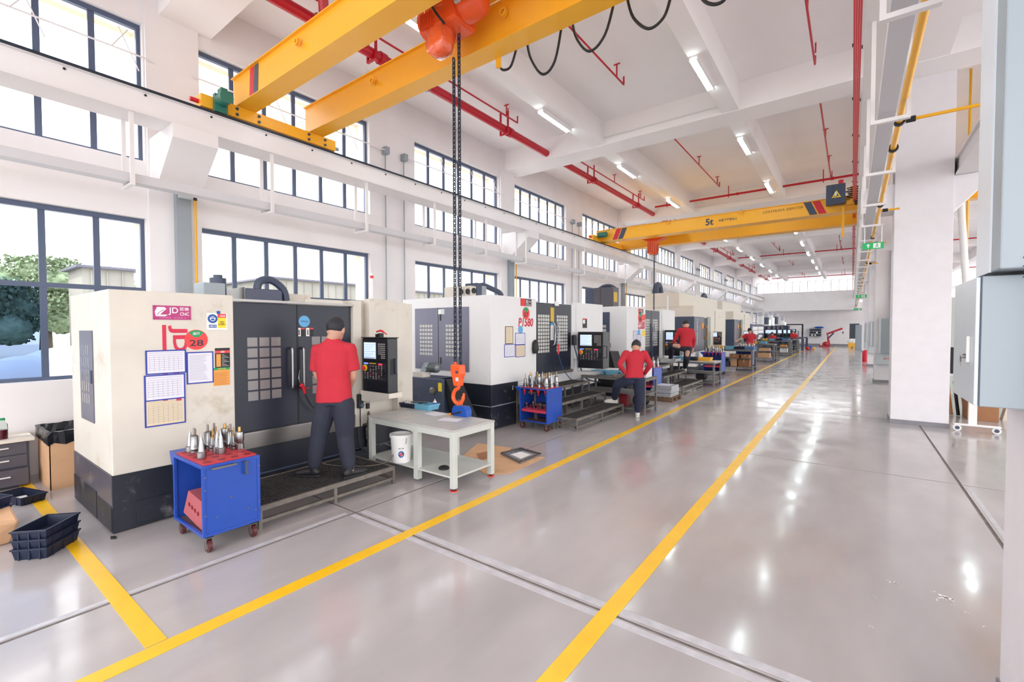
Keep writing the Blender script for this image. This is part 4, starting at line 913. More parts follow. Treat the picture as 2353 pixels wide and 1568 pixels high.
q = at(1323, 783, 0, Fa+.1); pn = tag(box((Fa+.02, q.y-.06, q.z-.1), (Fa+.1, q.y+.05, q.z+.12)).build('hand_pendant', blk, bevel=.015), 'black hand pendant beside the control panel of machine 07', 'pendant')
MB().tube(ring([(Fa+.06, q.y, q.z-.1), (Fa+.1, q.y+.15, q.z-.5), (Fa+.2, q.y+.3, q.z-.85), (Fa+.45, q.y+.5, q.z-.93)], 5), .014, 6).build('cable', slate, pn)
q = at(1279, 803, 0, Fa+.04); ag = tag(MB().cyl((Fa+.08, q.y, q.z-.1), (Fa+.08, q.y+.02, q.z+.1), .02, n=8).build('air_gun', redpl), 'red air gun with blue hose on the doors of machine 07', 'air gun')
MB().tube(ring([(Fa+.08, q.y, q.z-.1), (Fa+.1, q.y+.2, q.z-.45), (Fa+.15, q.y+.6, q.z-.75), (Fa+.25, q.y+1.1, q.z-.9)], 6), .009, 6).build('hose', mat('hose_blue', (60, 80, 120), .5), ag)
# top of machine 07
X_ = -6.3
for i, (u0, u1, v0, mm) in enumerate(((1049, 1068, 664, beige), (1068, 1080, 664, beige), (1080, 1096, 662, beige), (1096, 1110, 655, slate), (1106, 1120, 662, gcab2))):
    a, b = at(u0, v0, 0, X_), at(u1, v0, 0, X_); box((X_-.35, a.y, 2.3), (X_, b.y-.02, a.z+.05)).build('head_block', mm, t, bevel=.02)
    if i < 3: MB().cyl((X_, (a.y+b.y)/2, a.z-.05), (X_+.02, (a.y+b.y)/2, a.z-.05), .06, n=12).build('port', blk, t)
MB().tube(ring([at(u, v, 0, X_-.1) for u, v in ((1098, 660), (1110, 656), (1130, 664), (1146, 672), (1152, 680))], 5), .06, 8).build('cable_chain', slate, t)
# machine 06
Fb = -4.83
M3, X3 = white_machine(Fb, 11.64, 15.75, 13.0, 14.33, 13.62, 2.35, .59, .78, '06', 'white CNC machine lettered P1580 with red square notice, third from the camera', -7.0, None, 0, 0)
t = M3; zf = Fb+.0005
Y_ = 12.0; a, b = at(1364, 690, 1, Y_), at(1409, 690, 1, Y_); c = at(1345, 690, 1, Y_); zt1 = at(1385, 661, 1, Y_).z; d_ = at(1422, 690, 0, b.x).y
eb = box((a.x, Y_, 2.35), (b.x, d_, zt1)).build('electrical_cabinet', mat('cab_brown', (82, 78, 86), .45), t, bevel=.01)
box((c.x, Y_+.05, 2.35), (a.x-.005, d_, zt1-.02)).build('electrical_cabinet', slate, t)
box((b.x, d_-.35, 2.5), (b.x+.005, d_-.12, 2.78)).build('warning_sticker', MATS['sticker_mustard'], eb); box((a.x+.35*(b.x-a.x), Y_-.004, 2.36), (a.x+.36*(b.x-a.x), Y_, zt1-.02)).build('door_seam', blk, eb)
MB().tube(ring([(a.x-.05, Y_+.4, zt1-.02), (a.x+.12, Y_+.4, zt1+.07), (a.x+.35, Y_+.4, zt1+.07), (a.x+.5, Y_+.4, zt1-.02)], 5), .05, 8).build('cable_chain', slate, t)
p_front(t, Fb, ((1467, 710, 1478, 721), (1471, 730, .16), (1474, 746, 1466, 1482)), '06', zf)
sheet('red_notice', 1474, 723, 1482.5, 737, zf, bdg, t, .006); sheet('red_stripe', 1466, 753, 1481, 756, zf, MATS['letter_red'], t, .003)
sheet('record_sheet', 1455, 761, 1463, 780, zf, pap, t, .003, blt, 8); sheet('record_sheet', 1463, 769, 1472, 790, zf, pap, t, .003, blt, 8); sheet('yellow_sign', 1476, 760, 1483, 773, zf, yl2, t, .003)
q = at(1468, 765, 0, zf); MB().lathe((zf, q.y, q.z), [(0, 0), (.1, 0), (.1, .003), (0, .003)], 18, (1, 0, 0)).build('round_sticker', cyb, t)
a, b = at(1385, 750, 1, 11.64), at(1401, 750, 1, 11.64); sdr = box((a.x-.8, 11.625, .9), (b.x, 11.64, 2.2)).build('side_door', slate, t, bevel=.003)
mm = MB()
for i in range(8): mm.box((a.x-.02, 11.62, 1.0+i*.11), (a.x+.11, 11.6249, 1.08+i*.11))
mm.build('pane', pane2, sdr, kind='stuff')
YP = 14.5
xa_, xb_ = at(1527, 800, 1, YP).x, at(1562, 800, 1, YP).x
control_panel(t, xa_, xb_, YP, YP+.35, at(1545, 818, 1, YP).z, at(1545, 759, 1, YP).z, False)
MB().hexa([(Fb-.1, 14.3, .6), (Fb+.45, 14.3, .7), (Fb+.45, 15.6, .7), (Fb-.1, 15.6, .6)], [(Fb-.1, 14.25, .8), (Fb+.5, 14.25, .8), (Fb+.5, 15.65, .8), (Fb-.1, 15.65, .8)]).build('coolant_tray', beige2, t)
a = at(1534, 690, 0, -5.2); MB().cyl((-5.2, a.y, 2.3), (-5.2, a.y, a.z+.15), .03, n=8).build('beacon', steelw, t)
q = at(1492, 783, 0, Fb+.05); tag(MB().tube(ring([(Fb+.08, q.y, q.z+.4), (Fb+.1, q.y+.1, q.z), (Fb+.12, q.y+.2, q.z-.6), (Fb+.2, q.y+.8, q.z-.9)], 5), .012, 6).build('air_hose', MATS['hose_blue']), 'blue air hose hanging on the doors of machine 06', 'hose')
# ---------------------------------------------------------------- cream machines 4, 5 and 6
def cream_machine(S, E, F, label, up, zt=2.62, k=0, arch=True):
    t = thing('milling_machine', label, 'machine', (F-1, (S+E)/2, 0))
    L = E-S; Sp = S+L*.27
    box((F-2.4, S, .85), (F-.02, E, zt)).build('body', cream, t, bevel=.04)
    MB().box((F-2.2, S+.1, .05), (F-.25, E-.1, .85)).build('base', dark, t)
    MB().box((F-2.2, S-.02, .55), (F+.02, Sp+.6, .85)).box((F-1, S-.1, .3), (F+.1, Sp, .55)).build('front_skirt', wht, t)
    box((F-1.9, S-.03, zt-.05), (F-.55, E+.3 if S > 20 else E+.8, zt+.52)).build('plenum', cream, t, bevel=.03)
    # corner window panels, dark on the near end and front
    box((F-1.15, S-.012, .86), (F+.005, S, zt-.42)).build('end_panel', slate, t, bevel=.004)
    fp = box((F-.02, S, .86), (F+.01, Sp, zt-.42)).build('front_panel', greyp, t, bevel=.004)
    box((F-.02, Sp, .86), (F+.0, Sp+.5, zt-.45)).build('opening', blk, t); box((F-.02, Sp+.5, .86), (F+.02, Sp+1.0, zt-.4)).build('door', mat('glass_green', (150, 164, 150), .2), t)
    MB().tube(ring([(F+.02, Sp+.1, 1.3), (F+.1, Sp+.1, 1.4), (F+.1, Sp+.1, 1.75), (F+.02, Sp+.1, 1.85)], 4), .03, 8).build('handle', mat('amber_handle', (196, 130, 40), .4), t)
    text('side_lettering', 'HIGH SPEED', (F+.011, S+L*.08, 1.6), .12, '+x', steelw, fp, width=1.0, rot=-pi/2, ext=.003); text('side_lettering', 'MACHINING', (F+.011, S+L*.14, 1.5), .14, '+x', mat('copper', (170, 110, 80), .3), fp, width=1.0, rot=-pi/2, ext=.003)
    MB().lathe((F+.01, Sp-.25, 1.85), [(0, 0), (.13, 0), (.13, .01), (0, .01)], 18, (1, 0, 0)).build('round_emblem', orp, fp)
    for z in (1.2, 2.0): pass
    box((F-.015, S+L*.62, .9), (F, E-.05, zt-.1)).build('cover_door', cream, t, bevel=.004)
    MB().cyl((F, S+L*.78, zt-.35), (F+.02, S+L*.78, zt-.35), .05, n=12).build('logo_dot', wht, t)
    if arch: MB().tube([(F-1.6+.0, S+L*.12+.32*cos(a*pi/8), zt+.5+.42*sin(a*pi/8)) for a in range(9)], .12, 8).build('cable_chain', slate, t)
    YP = S+L*.58
    control_panel(t, at(up[0], 780, 1, YP).x, at(up[1], 780, 1, YP).x, YP, YP+.25, 1.0, 1.62, False, white=True)
    MB().box((F-.1, YP+.05, .8), (F+.2, YP+.2, 1.0)).build('panel_arm', cream, t)
    return t
cream_machine(17.98, 23.4, -4.8, 'cream CNC machine with dark corner panels, fourth from the camera', (1632, 1660))
cream_machine(25.3, 29.9, -4.8, 'cream CNC machine with dark corner panels, fifth from the camera', (1707, 1731))
# ---------------------------------------------------------------- row of slate machines at the far end
M = thing('machine_cabinet', 'slate grey machine cabinet covered with white papers near the far end', 'machine', (-5, 32, 0))
ya, yb = at(1726, 750, 0, -4.86).y, at(1756, 750, 0, -4.86).y
cbx = box((-6.6, ya, 0), (-4.86, yb, hz(-4.86, ya, 745))).build('cabinet', slate, M, bevel=.02)
box((-6.6, ya+.1, 2.0), (-5.4, ya+1.6, hz(-5.4, ya, 722))).build('upper_cabinet', slate, M, bevel=.02)
for (u0, v0, u1, v1) in ((1729, 751, 1741, 759), (1742, 751, 1754, 758), (1733, 760, 1741, 769), (1742, 759, 1754, 766), (1743, 770, 1751, 775), (1741, 776, 1747, 779)):
    sheet('pinned_sheet', u0, v0, u1, v1, -4.858, wht, M, .01)
sheet('vent', 1731, 782, 1741, 790, -4.858, blk, M, .01)
for i, (u, vt, w_, yb_) in enumerate(((1748, 718, 13, 37), (1761, 721, 11.5, 40), (1771, 716, 9, 43), (1782, 719.5, 11, 46), (1798, 727.5, 9, 49))):
    X = -5.9; q = at(u, 760, 1, yb_); xq = q.x
    D = depth((xq, yb_, 2)); rr = w_/2/FPX*D
    nm = ['first', 'second', 'third', 'fourth', 'fifth'][i]
    t = thing('drilling_machine', 'dark drilling machine under the %s round mist filter near the far wall' % nm, 'machine', (xq, yb_, 0))
    zt_ = hz(xq, yb_, vt); zc = hz(xq, yb_, vt+9); zm = hz(xq, yb_, 743)
    box((xq-1.2, yb_-.6, 0), (xq+.5, yb_+.9, zm-.25)).build('body', dark, t, bevel=.02)
    MB().cyl((xq, yb_, zc), (xq, yb_, zt_), rr, n=22).build('filter_lid', mat('filter_grey', (186, 184, 194), .4), t, smooth=True)
    MB().cyl((xq, yb_, zm-.1), (xq, yb_, zc), rr*.93, n=22).build('filter_drum', wht if i % 2 == 0 else slate, t, smooth=True)
    box((xq-.1, yb_-.7, zm-.7), (xq+.4, yb_-.3, zm-.2)).build('spindle_head', slate, t)
    x = at([1771, 1785, 1796, 1806, 1817][i], 770, 1, yb_-.7).x
    mb_ = box((x-.42, yb_-.75, .9), (x+.42, yb_-.62, hz(x, yb_, 757))).build('control_panel', blkg, t)
    box((x-.32, yb_-.76, hz(x, yb_, 766)), (x+.32, yb_-.75, hz(x, yb_, 758.5))).build('screen', scr, mb_)
    k_ = MB()
    for j in range(16): a_, b_ = x-.3+.6*random.random(), 1.0+.5*random.random(); k_.box((a_, yb_-.77, b_), (a_+.05, yb_-.75, b_+.04))
    k_.build('button', random.choice([green, wht]), mb_, kind='stuff')
    if i in (1, 2, 4): MB().cyl((xq+rr+.1, yb_-.5, zc-.9), (xq+rr+.1, yb_-.5, zc-.2), .06, n=8).build('beacon', mat('beacon_white', (236, 255, 240), .4, emit=.6), t)
# black gantry frame before the far wall
q0, q1 = at(1806, 745, 1, 50.3), at(1846, 745, 1, 50.3)
t = thing('lift_frame', 'black steel goal shaped frame standing before the far wall', 'frame', ((q0.x+q1.x)/2, 50.3, 0))
zt_ = at(1826, 745, 1, 50.3).z
MB().box((q0.x, 50.25, zt_-.1), (q1.x, 50.35, zt_)).build('crossbar', blk, t)
for x in (q0.x, q1.x-.12, q1.x-.45): box((x, 50.24, 0), (x+.12, 50.36, zt_-.1 if x != q1.x-.45 else zt_*.7)).build('post', blk if x != q1.x-.45 else gcab2, t)
# ================================================================ TROLLEYS, PLATFORMS, BENCHES
def holder(x, y, z, s, kind, label, group, parent=None):
    """a tool holder with cutter: returns a thing (or a part when a parent is given)"""
    prof = {0: [(0, 0), (.03, 0), (.03, .012), (.022, .016), (.03, .02), (.03, .03), (.02, .036), (.018, .075), (.012, .08), (.005, .084), (.005, .125), (0, .126)],
            1: [(0, 0), (.03, 0), (.03, .012), (.022, .016), (.03, .02), (.03, .03), (.026, .034), (.026, .095), (.018, .1), (.008, .104), (.008, .14), (0, .142)],
            2: [(0, 0), (.03, 0), (.03, .03), (.024, .034), (.03, .05), (.032, .08), (.028, .1), (.012, .104), (.01, .13), (0, .132)],
            3: [(0, 0), (.03, 0), (.03, .03), (.022, .034), (.014, .09), (.004, .12), (.002, .135), (0, .136)]}[kind]
    prof = [(r*s*.88, h*s*1.15) for r, h in prof]
    if parent is None:
        t = thing('tool_holder', label, 'tool holder', (x, y, z), group)
        MB().lathe((x, y, z), prof[:8], 14).build('body', chrome, t, smooth=True)
        MB().lathe((x, y, z+prof[7][1]), [(r, h-prof[7][1]) for r, h in prof[7:]], 10).build('cutter', steel if kind % 2 else mat('brass', (190, 150, 90), .3, .8), t, smooth=True)
        return t
    return MB().lathe((x, y, z), prof, 10).build('tool_holder', chrome, parent, smooth=True)
def caster(x, y, parent, h=.12, rot=0):
    c = MB().box((x-.03, y-.03, h-.006), (x+.03, y+.03, h)).box((x-.013, y-.022, h*.38), (x+.013, y-.018, h)).box((x-.013, y+.018, h*.38), (x+.013, y+.022, h)).build('caster', rawst, parent)
    MB().cyl((x, y-.013, h*.42), (x, y+.013, h*.42), h*.42, n=18).build('wheel', mat('caster_red', (84, 34, 38), .4), c, smooth=True)
    MB().cyl((x, y-.017, h*.42), (x, y+.017, h*.42), h*.22, n=12).build('hub', rawst, c)
def trolley(label, x0, x1, y0, y1, zt, open_side='x0', rests=True):
    t = thing('tool_trolley', label, 'trolley', ((x0+x1)/2, (y0+y1)/2, 0)); f = .025; zb = .13
    fr = MB()
    for x in (x0, x1-f):
        for y in (y0, y1-f): fr.box((x, y, zb), (x+f, y+f, zt))
    for z in (zb, zt-f): fr.box((x0, y0, z), (x1, y0+f, z+f)).box((x0, y1-f, z), (x1, y1, z+f)).box((x0, y0, z), (x0+f, y1, z+f)).box((x1-f, y0, z), (x1, y1, z+f))
    fr.build('frame', blue, t, bevel=.003)
    box((x0+f, y0+f, zb), (x1-f, y1-f, zb+.01)).build('bottom_shelf', mat('shelf_dirty', (120, 92, 90), .6, var=.2), t)
    if open_side == 'y0':   # open towards the camera
        box((x1-.012, y0+f, zb+f), (x1-.006, y1-f, zt-f)).build('side_panel', blue, t); box((x0+.006, y0+f, zb+f), (x0+.012, y1-f, zt-f)).build('side_panel', blue, t)
    box((x0+f, y1-.012, zb+f), (x1-f, y1-.006, zt-f)).build('back_panel', blue, t)
    for x in (x0+.04, x1-.04):
        for y in (y0+.05, y1-.05): caster(x, y, t)
    return t
# near trolley
ca, cb_, cc = at(458, 1242, 2, .12), at(582, 1203, 2, .12), at(400, 1192, 2, .12)
cx1 = -3.99; cx0 = -4.62; cy0 = 1.37; cy1 = 1.80; czt = .69
T1 = trolley('blue tool trolley with red top standing at the nearest machine corner', cx0, cx1, cy0, cy1, czt, 'y0')
box((cx1-.03, cy0+.028, .17), (cx1-.02, cy1-.028, czt-.028)).build('front_panel', blue, T1)
def holes_board(parent, x0, x1, y0, y1, z, nx, ny, nm='top_board'):
    b = box((x0, y0, z), (x1, y1, z+.01)).build(nm, mat('board_red', (190, 48, 58), .5), parent)
    for i in range(nx):
        for j in range(ny):
            x, y = x0+(x1-x0)*(i+.5)/nx, y0+(y1-y0)*(j+.5)/ny; MB().cyl((x, y, z+.01), (x, y, z+.012), .028, n=12).build('socket', mat('socket_dark', (130, 20, 36), .5), b)
    return b
tb = holes_board(T1, cx0+.03, cx1-.02, cy0+.02, cy1-.02, czt, 5, 4)
MB().hexa([(cx0-.1, cy0+.02, czt-.1), (cx0, cy0+.02, czt-.16), (cx0, cy1-.1, czt-.16), (cx0-.1, cy1-.1, czt-.1)], [(cx0-.14, cy0+.02, czt), (cx0, cy0+.02, czt), (cx0, cy1-.1, czt), (cx0-.14, cy1-.1, czt)]).build('side_bin', blue, T1)
MB().box((cx1-.0, cy0+.06, czt-.03), (cx1+.03, cy0+.075, czt-.02)).box((cx1, cy0+.22, czt-.03), (cx1+.03, cy0+.235, czt-.02)).box((cx1+.024, cy0+.06, czt-.032), (cx1+.036, cy0+.235, czt-.018)).build('handle', rawst, T1)
MB().box((cx1, cy0+.30, czt-.035), (cx1+.03, cy0+.315, czt-.02)).box((cx1+.024, cy0+.30, czt-.13), (cx1+.034, cy0+.32, czt-.02)).box((cx1, cy0+.30, czt-.13), (cx1+.03, cy0+.32, czt-.12)).build('handle', slate, T1)
for (y, z) in ((cy0+.1, .27), (cy1-.1, .27), (cy1-.04, .24), (cy0+.2, .4), (cy0+.02, .6), (cy0+.02, .5), (cy0+.02, .3), (cy1-.01, .6), (cy1-.01, .3)): MB().cyl((cx1-.02, y, z), (cx1+.002, y, z), .006, n=8).build('bolt', rawst, T1)
lb = MB().hexa([(cx0+.1, cy0+.04, .2), (cx1-.1, cy0+.04, .14), (cx1-.1, cy1-.1, .14), (cx0+.1, cy1-.1, .2)], [(cx0+.22, cy0+.04, .41), (cx1-.06, cy0+.04, .37), (cx1-.06, cy1-.1, .37), (cx0+.22, cy1-.1, .41)]).build('tool_block', mat('block_salmon', (176, 92, 98), .6), T1)
for i in range(4): MB().cyl((cx0+.24+i*.06, cy0+.036, .3-.012*i), (cx0+.24+i*.06, cy0+.039, .3-.012*i), .018, n=10).build('socket', MATS['socket_dark'], lb)
hs = [(437, 1038, 3, 'leftmost steel tool holder with a thin cutter'), (447, 1040, 1, 'wide steel tool holder second from left'), (463, 1052, 3, 'front brass tipped tool holder at the trolley edge'), (450, 1035, 0, ''), (472, 1018, 1, 'tall holder with brass cutter at the back'), (478, 1030, 1, 'wide drill chuck in the middle'), (489, 1035, 0, ''), (500, 1040, 3, 'front middle holder with sharp tip'), (508, 1042, 3, 'front right holder with sharp tip'),
      (517, 1022, 2, 'bronze coloured chuck at the back right'), (524, 1026, 0, ''), (530, 1028, 1, ''), (537, 1030, 0, ''), (551, 1031, 2, 'round knurled chuck at the right end'), (497, 1028, 0, '')]
for i, (u, v, k, lb_) in enumerate(hs):
    q = at(u, v, 2, czt+.012); q.x = min(max(q.x, cx0+.05), cx1-.05); q.y = min(max(q.y, cy0+.05), cy1-.03)
    holder(q.x, q.y, czt+.012, 1.28, k, (lb_ or ['steel holder', 'slim steel holder', 'short steel holder', 'plain holder', 'thin steel collet holder', 'small collet holder'][i % 6]+' with cutter, %s in the row' % ordn[i if i < 13 else 12])+' on the nearest trolley', 'tool holders on the nearest trolley')
# other trolleys
def small_trolley(label, x0, x1, y0, y1, zt, g, n=(4, 3), red_shelf=True):
    t = trolley(label, x0, x1, y0, y1, zt, 'y0')
    box((x0+.03, y0+.02, zt-.0), (x1-.02, y1-.02, zt+.008)).build('top_board', mat('board_red', (190, 48, 58), .5), t)
    for i in range(n[0]):
        x = x0+(x1-x0)*(i+.5)/n[0]; MB().lathe((x, y0+.06, zt-.085), [(0, -.04), (.008, -.04), (.008, 0), (.025, .02), (.03, .06), (0, .06)], 10).build('holder_cone', redpl, t)
        for j in range(n[1]):
            y = y0+(y1-y0)*(j+.5)/n[1]
            k = (i*3+j*2) % 4; holder(x, y, zt+.009, 1.6, k, 'steel tool holder standing in %s' % g, 'tool holders on %s' % g)
    if red_shelf:
        s_ = MB().hexa([(x0+.03, y0+.03, .3), (x1-.03, y0+.03, .3), (x1-.03, y1-.05, .36), (x0+.03, y1-.05, .36)], [(x0+.03, y0+.03, .34), (x1-.03, y0+.03, .34), (x1-.03, y1-.05, .4), (x0+.03, y1-.05, .4)]).build('tilted_shelf', mat('shelf_pink', (206, 60, 90), .5), t)
        for i in range(4): MB().lathe((x0+(x1-x0)*(i+.5)/4, y0+.14, .36), [(0, 0), (.045, 0), (.045, .02), (.02, .03), (.025, .08+.03*(i % 2)), (0, .1+.03*(i % 2))], 10, (.1, -.3, 1)).build('tool_holder', chrome, s_)
    MB().prism([(x0-.12, zt), (x0, zt), (x0, zt-.12)], 1, y0+.03, y1-.1).build('side_bin', blue, t)
    MB().tube([(x0-.12, y0+.02, zt+.01), (x0-.16, y0+.02, zt+.01), (x0-.16, y0+.02, zt-.06)], .008, 6).build('handle', chrome, t)
    return t
small_trolley('blue tool trolley with a row of holders beside machine 07 steps', -4.68, -4.1, 6.5, 7.0, .72, 'the trolley by machine 07')
small_trolley('blue tool trolley behind the man with hands on hips', -4.35, -3.85, 10.95, 11.55, .78, 'the trolley behind the second bench', (4, 2))
small_trolley('blue tool trolley beside the fourth machine and its bench', -4.5, -3.84, 18.1, 18.75, .85, 'the trolley by the fourth machine', (5, 2))
small_trolley('blue tool trolley behind the third bench from the aisle line', -4.2, -3.5, 22.6, 23.3, .85, 'the trolley by the fifth machine', (5, 2))
# platforms with gratings
def grating(t, x0, x1, y0, y1, z, st, th=.006, depth=.025):
    m = MB(); y = y0
    while y <= y1: m.box((x0, y-th/2, z-depth), (x1, y+th/2, z)); y += st
    x = x0
    while x <= x1: m.box((x-th/2, y0, z-depth), (x+th/2, y1, z)); x += st
    return m.build('grating', grate, t, kind='stuff')
def platform(label, x0, x1, y0, y1, z, low=True, st=.035, cat='platform', name='step_platform', t=None, zf=0, legs=None):
    t = t or thing(name, label, cat, ((x0+x1)/2, (y0+y1)/2, 0)); w = .032
    fr = MB(); fr.box((x0, y0, z-.045), (x1, y0+w, z)).box((x0, y1-w, z-.045), (x1, y1, z)).box((x0, y0, z-.045), (x0+w, y1, z)).box((x1-w, y0, z-.045), (x1, y1, z)); fr.build('frame', rawst, t, bevel=.002)
    n = legs or 3
    for i in range(n):
        y = y0+(y1-y0-w)*i/(n-1)
        for x in (x0, x1-w): box((x, y, zf), (x+w, y+w, z-.045)).build('leg', rawst, t)
    if low:
        MB().box((x1-w, y0, zf+.05), (x1-.004, y1, zf+.078)).box((x0, y0, zf+.05), (x0+w, y1, zf+.078)).box((x0, y0, zf+.05), (x1, y0+w, zf+.078)).box((x0, y1-w, zf+.05), (x1, y1, zf+.078)).build('lower_rail', rawst, t)
    grating(t, x0+w, x1-w, y0+w, y1-w, z-.004, st)
    return t
platform('low grated steel platform in front of the nearest machine', -4.93, -4.12, 1.84, 3.32, .2)
tag(MB().tube(ring([at(700, 1062, 2, .215), at(722, 1030, 2, .3), at(735, 1010, 0, -4.9), at(728, 1040, 0, -4.85), at(745, 1066, 2, .215), at(830, 1072, 2, .212), at(890, 1062, 2, .212), at(905, 1035, 2, .3), at(885, 1020, 2, .4), at(868, 1030, 2, .3)], 6), .005, 6).build('air_hose', rawst, smooth=2), 'thin grey hose lying on the near platform behind the man in red', 'hose')
st2 = thing('step_stair', 'three tier grated steel steps in front of machine 07', 'steps', (-4.2, 7.8, 0))
platform('', -4.13, -3.73, 6.85, 8.85, .21, True, .05, t=st2); platform('', -4.5, -4.13, 6.75, 8.85, .42, False, .05, t=st2); platform('', -4.93, -4.5, 6.75, 8.85, .63, False, .05, t=st2)
st3 = thing('step_stair', 'grated steel steps under the man with one foot raised', 'steps', (-4.1, 13.2, 0))
platform('', -4.05, -3.55, 12.3, 14.3, .22, True, .07, t=st3); platform('', -4.45, -4.05, 12.3, 14.4, .45, False, .07, t=st3); platform('', -4.83, -4.45, 12.2, 14.4, .68, False, .07, t=st3)
# table near
def bench(name, label, x0, x1, y0, y1, z, m, lw=.06, shelves=(.3,), top=None, cat='bench', apron=.08, foot=False, gr_=None):
    t = thing(name, label, cat, ((x0+x1)/2, (y0+y1)/2, 0), gr_)
    box((x0, y0, z-.02), (x1, y1, z)).build('tabletop', top or m, t, bevel=.003)
    if apron: MB().box((x0+.01, y0+.01, z-.02-apron), (x1-.01, y0+.03, z-.02)).box((x0+.01, y1-.03, z-.02-apron), (x1-.01, y1-.01, z-.02)).box((x0+.01, y0+.01, z-.02-apron), (x0+.03, y1-.01, z-.02)).box((x1-.03, y0+.01, z-.02-apron), (x1-.01, y1-.01, z-.02)).build('apron', m, t)
    for x in (x0, x1-lw):
        for y in (y0, y1-lw):
            l = box((x+.004, y+.004, .03 if foot else 0), (x+lw-.004, y+lw-.004, z-.02)).build('leg', m, t, bevel=.004)
            if foot: MB().cyl((x+lw/2, y+lw/2, .005), (x+lw/2, y+lw/2, .035), .018, n=10).build('levelling_foot', blk, l); MB().cyl((x+lw/2, y+lw/2, 0), (x+lw/2, y+lw/2, .008), .04, n=14).build('foot_pad', bdg, l)
    for s in shelves: box((x0+.01, y0+.01, s-.02), (x1-.01, y1-.01, s)).build('shelf', m, t)
    return t
tx0, tx1, ty0, ty1, tz_ = -4.86, -3.38, 3.5, 4.2, .665
TB = bench('work_table', 'pale grey welded work table with lower shelf beside the nearest machine', tx0, tx1, ty0, ty1, tz_, tabm, .07, (.16,), mat('table_top', (186, 184, 182), .35, var=.1), 'table', .07, True)
for y in (ty0, ty1-.07): box((-4.02, y+.004, .03), (-3.95, y+.066, tz_-.02)).build('leg', tabm, TB)
def tray(name, label, cat, u, v, z, L, W_, H_, m, rz=0, group=None, wall=.006, base=None):
    q = Vector(base) if base else at(u, v, 2, z)
    t = thing(name, label, cat, (q.x, q.y, z), group); b = .8
    def rect(k, h): return [Vector((q.x+sx*L/2*k, q.y+sy*W_/2*k, z+h)) for sx, sy in ((-1, -1), (1, -1), (1, 1), (-1, 1))]
    o0, o1, i1, i0 = rect(.9, 0), rect(1, H_), rect(.95, H_), rect(.86, .008)
    V = o0+o1+i1+i0; F_ = [(3, 2, 1, 0)]
    for a in (0, 4, 8):
        for i in range(4): j = (i+1) % 4; F_.append((a+i, a+j, a+4+j, a+4+i))
    F_.append((12, 13, 14, 15))
    MB().add(V, F_).build('shell', m, t)
    r = rect(1.04, H_-.008); r2 = rect(1.04, H_+.004); ri = rect(.97, H_+.004); rj = rect(.97, H_-.008)
    mm = MB(); mm.add(r+r2+ri+rj, [(i, (i+1) % 4, 4+(i+1) % 4, 4+i) for i in range(4)]+[(4+i, 4+(i+1) % 4, 8+(i+1) % 4, 8+i) for i in range(4)]+[(i, 12+i, 12+(i+1) % 4, (i+1) % 4) for i in range(4)]); mm.build('rim', m, t)
    rb = MB()
    for s in (-.3, 0, .3):
        for sy in (-1, 1): rb.box((q.x+s*L-.004, q.y+sy*(W_/2*.96), z), (q.x+s*L+.004, q.y+sy*W_/2*1.0, z+H_-.005))
        for sx_ in (-1, 1): rb.box((q.x+sx_*L/2*.95, q.y+s*W_-.004, z), (q.x+sx_*L/2, q.y+s*W_+.004, z+H_-.005))
    rb.build('rib', m, t, kind='stuff'); t.rotation_euler.z = rz
    return t, q
def scatter(label, cat, q, z, L, W_, n, mats_, sz=.02, name='small_part', kinds=None):
    for i in range(n):
        x, y = q[0]+random.uniform(-.5, .5)*L, q[1]+random.uniform(-.5, .5)*W_; m = random.choice(mats_); s = sz*random.uniform(.6, 1.4)
        o = (MB().cyl((x-s, y, z+s*.4), (x+s, y+s*.5, z+s*.45), s*.4, n=8) if i % 2 else MB().prism([(x-s, y-s*.6), (x+s, y-s*.4), (x+s*.7, y+s*.6), (x-s*.9, y+s*.5)], 2, z, z+s*.6)).build(name, m)
        tag(o, label, cat, label)
_, q = tray('storage_tray', 'light blue plastic tray of small parts on the near table', 'tray', 980, 940, tz_, .3, .2, .07, ltblue, .0)
scatter('small metal bit lying in the light blue tray', 'part', q, tz_+.01, .22, .12, 7, [rawst, steelw, rub])
b0 = at(995, 928, 2, tz_+.02); bt = thing('glue_bottle', 'small blue bottle with cream cone cap in the light blue tray', 'bottle', (q.x+.11, q.y+.05, tz_+.012))
MB().lathe((q.x+.11, q.y+.05, tz_+.012), [(0, 0), (.022, 0), (.022, .07), (.02, .08), (0, .08)], 14).build('body', mat('bottle_blue', (40, 80, 190), .3), bt, smooth=True); MB().lathe((q.x+.11, q.y+.05, tz_+.092), [(.026, 0), (.026, .008), (.012, .02), (.004, .045), (0, .046)], 14).build('cap', cream, bt, smooth=True)
_, q = tray('storage_tray', 'dark navy tray with crumpled paper at the back of the near table', 'tray', 945, 936, tz_, .28, .17, .06, navy, .1)
cr_ = MB()
for i in range(13): cr_.v += [Vector((q.x+random.uniform(-.1, .08), q.y+random.uniform(-.06, .06), tz_+.03+random.uniform(0, .07))) for _ in range(3)]; cr_.f.append((i*3, i*3+1, i*3+2))
tag(cr_.build('crumpled_paper', wht), 'crumpled white paper in the dark tray on the near table', 'paper')
tag(MB().cyl((q.x+.02, q.y-.02, tz_+.075), (q.x+.26, q.y+.06, tz_+.085), .01, n=8).build('wrench', steel), 'steel wrench across the trays on the near table', 'wrench')
for (u, v, rz, lb_) in ((1035, 965, .3, 'loose white sheet at the front of the near table'), (1000, 952, -.2, 'loose white sheet beside the blue tray')):
    q = at(u, v, 2, tz_); o = MB().box((-.13, -.09, 0), (.13, .09, .001)).build('paper_sheet', pap); o.location = (q.x, q.y, tz_+.001); o.rotation_euler.z = rz; tag(o, lb_, 'paper')
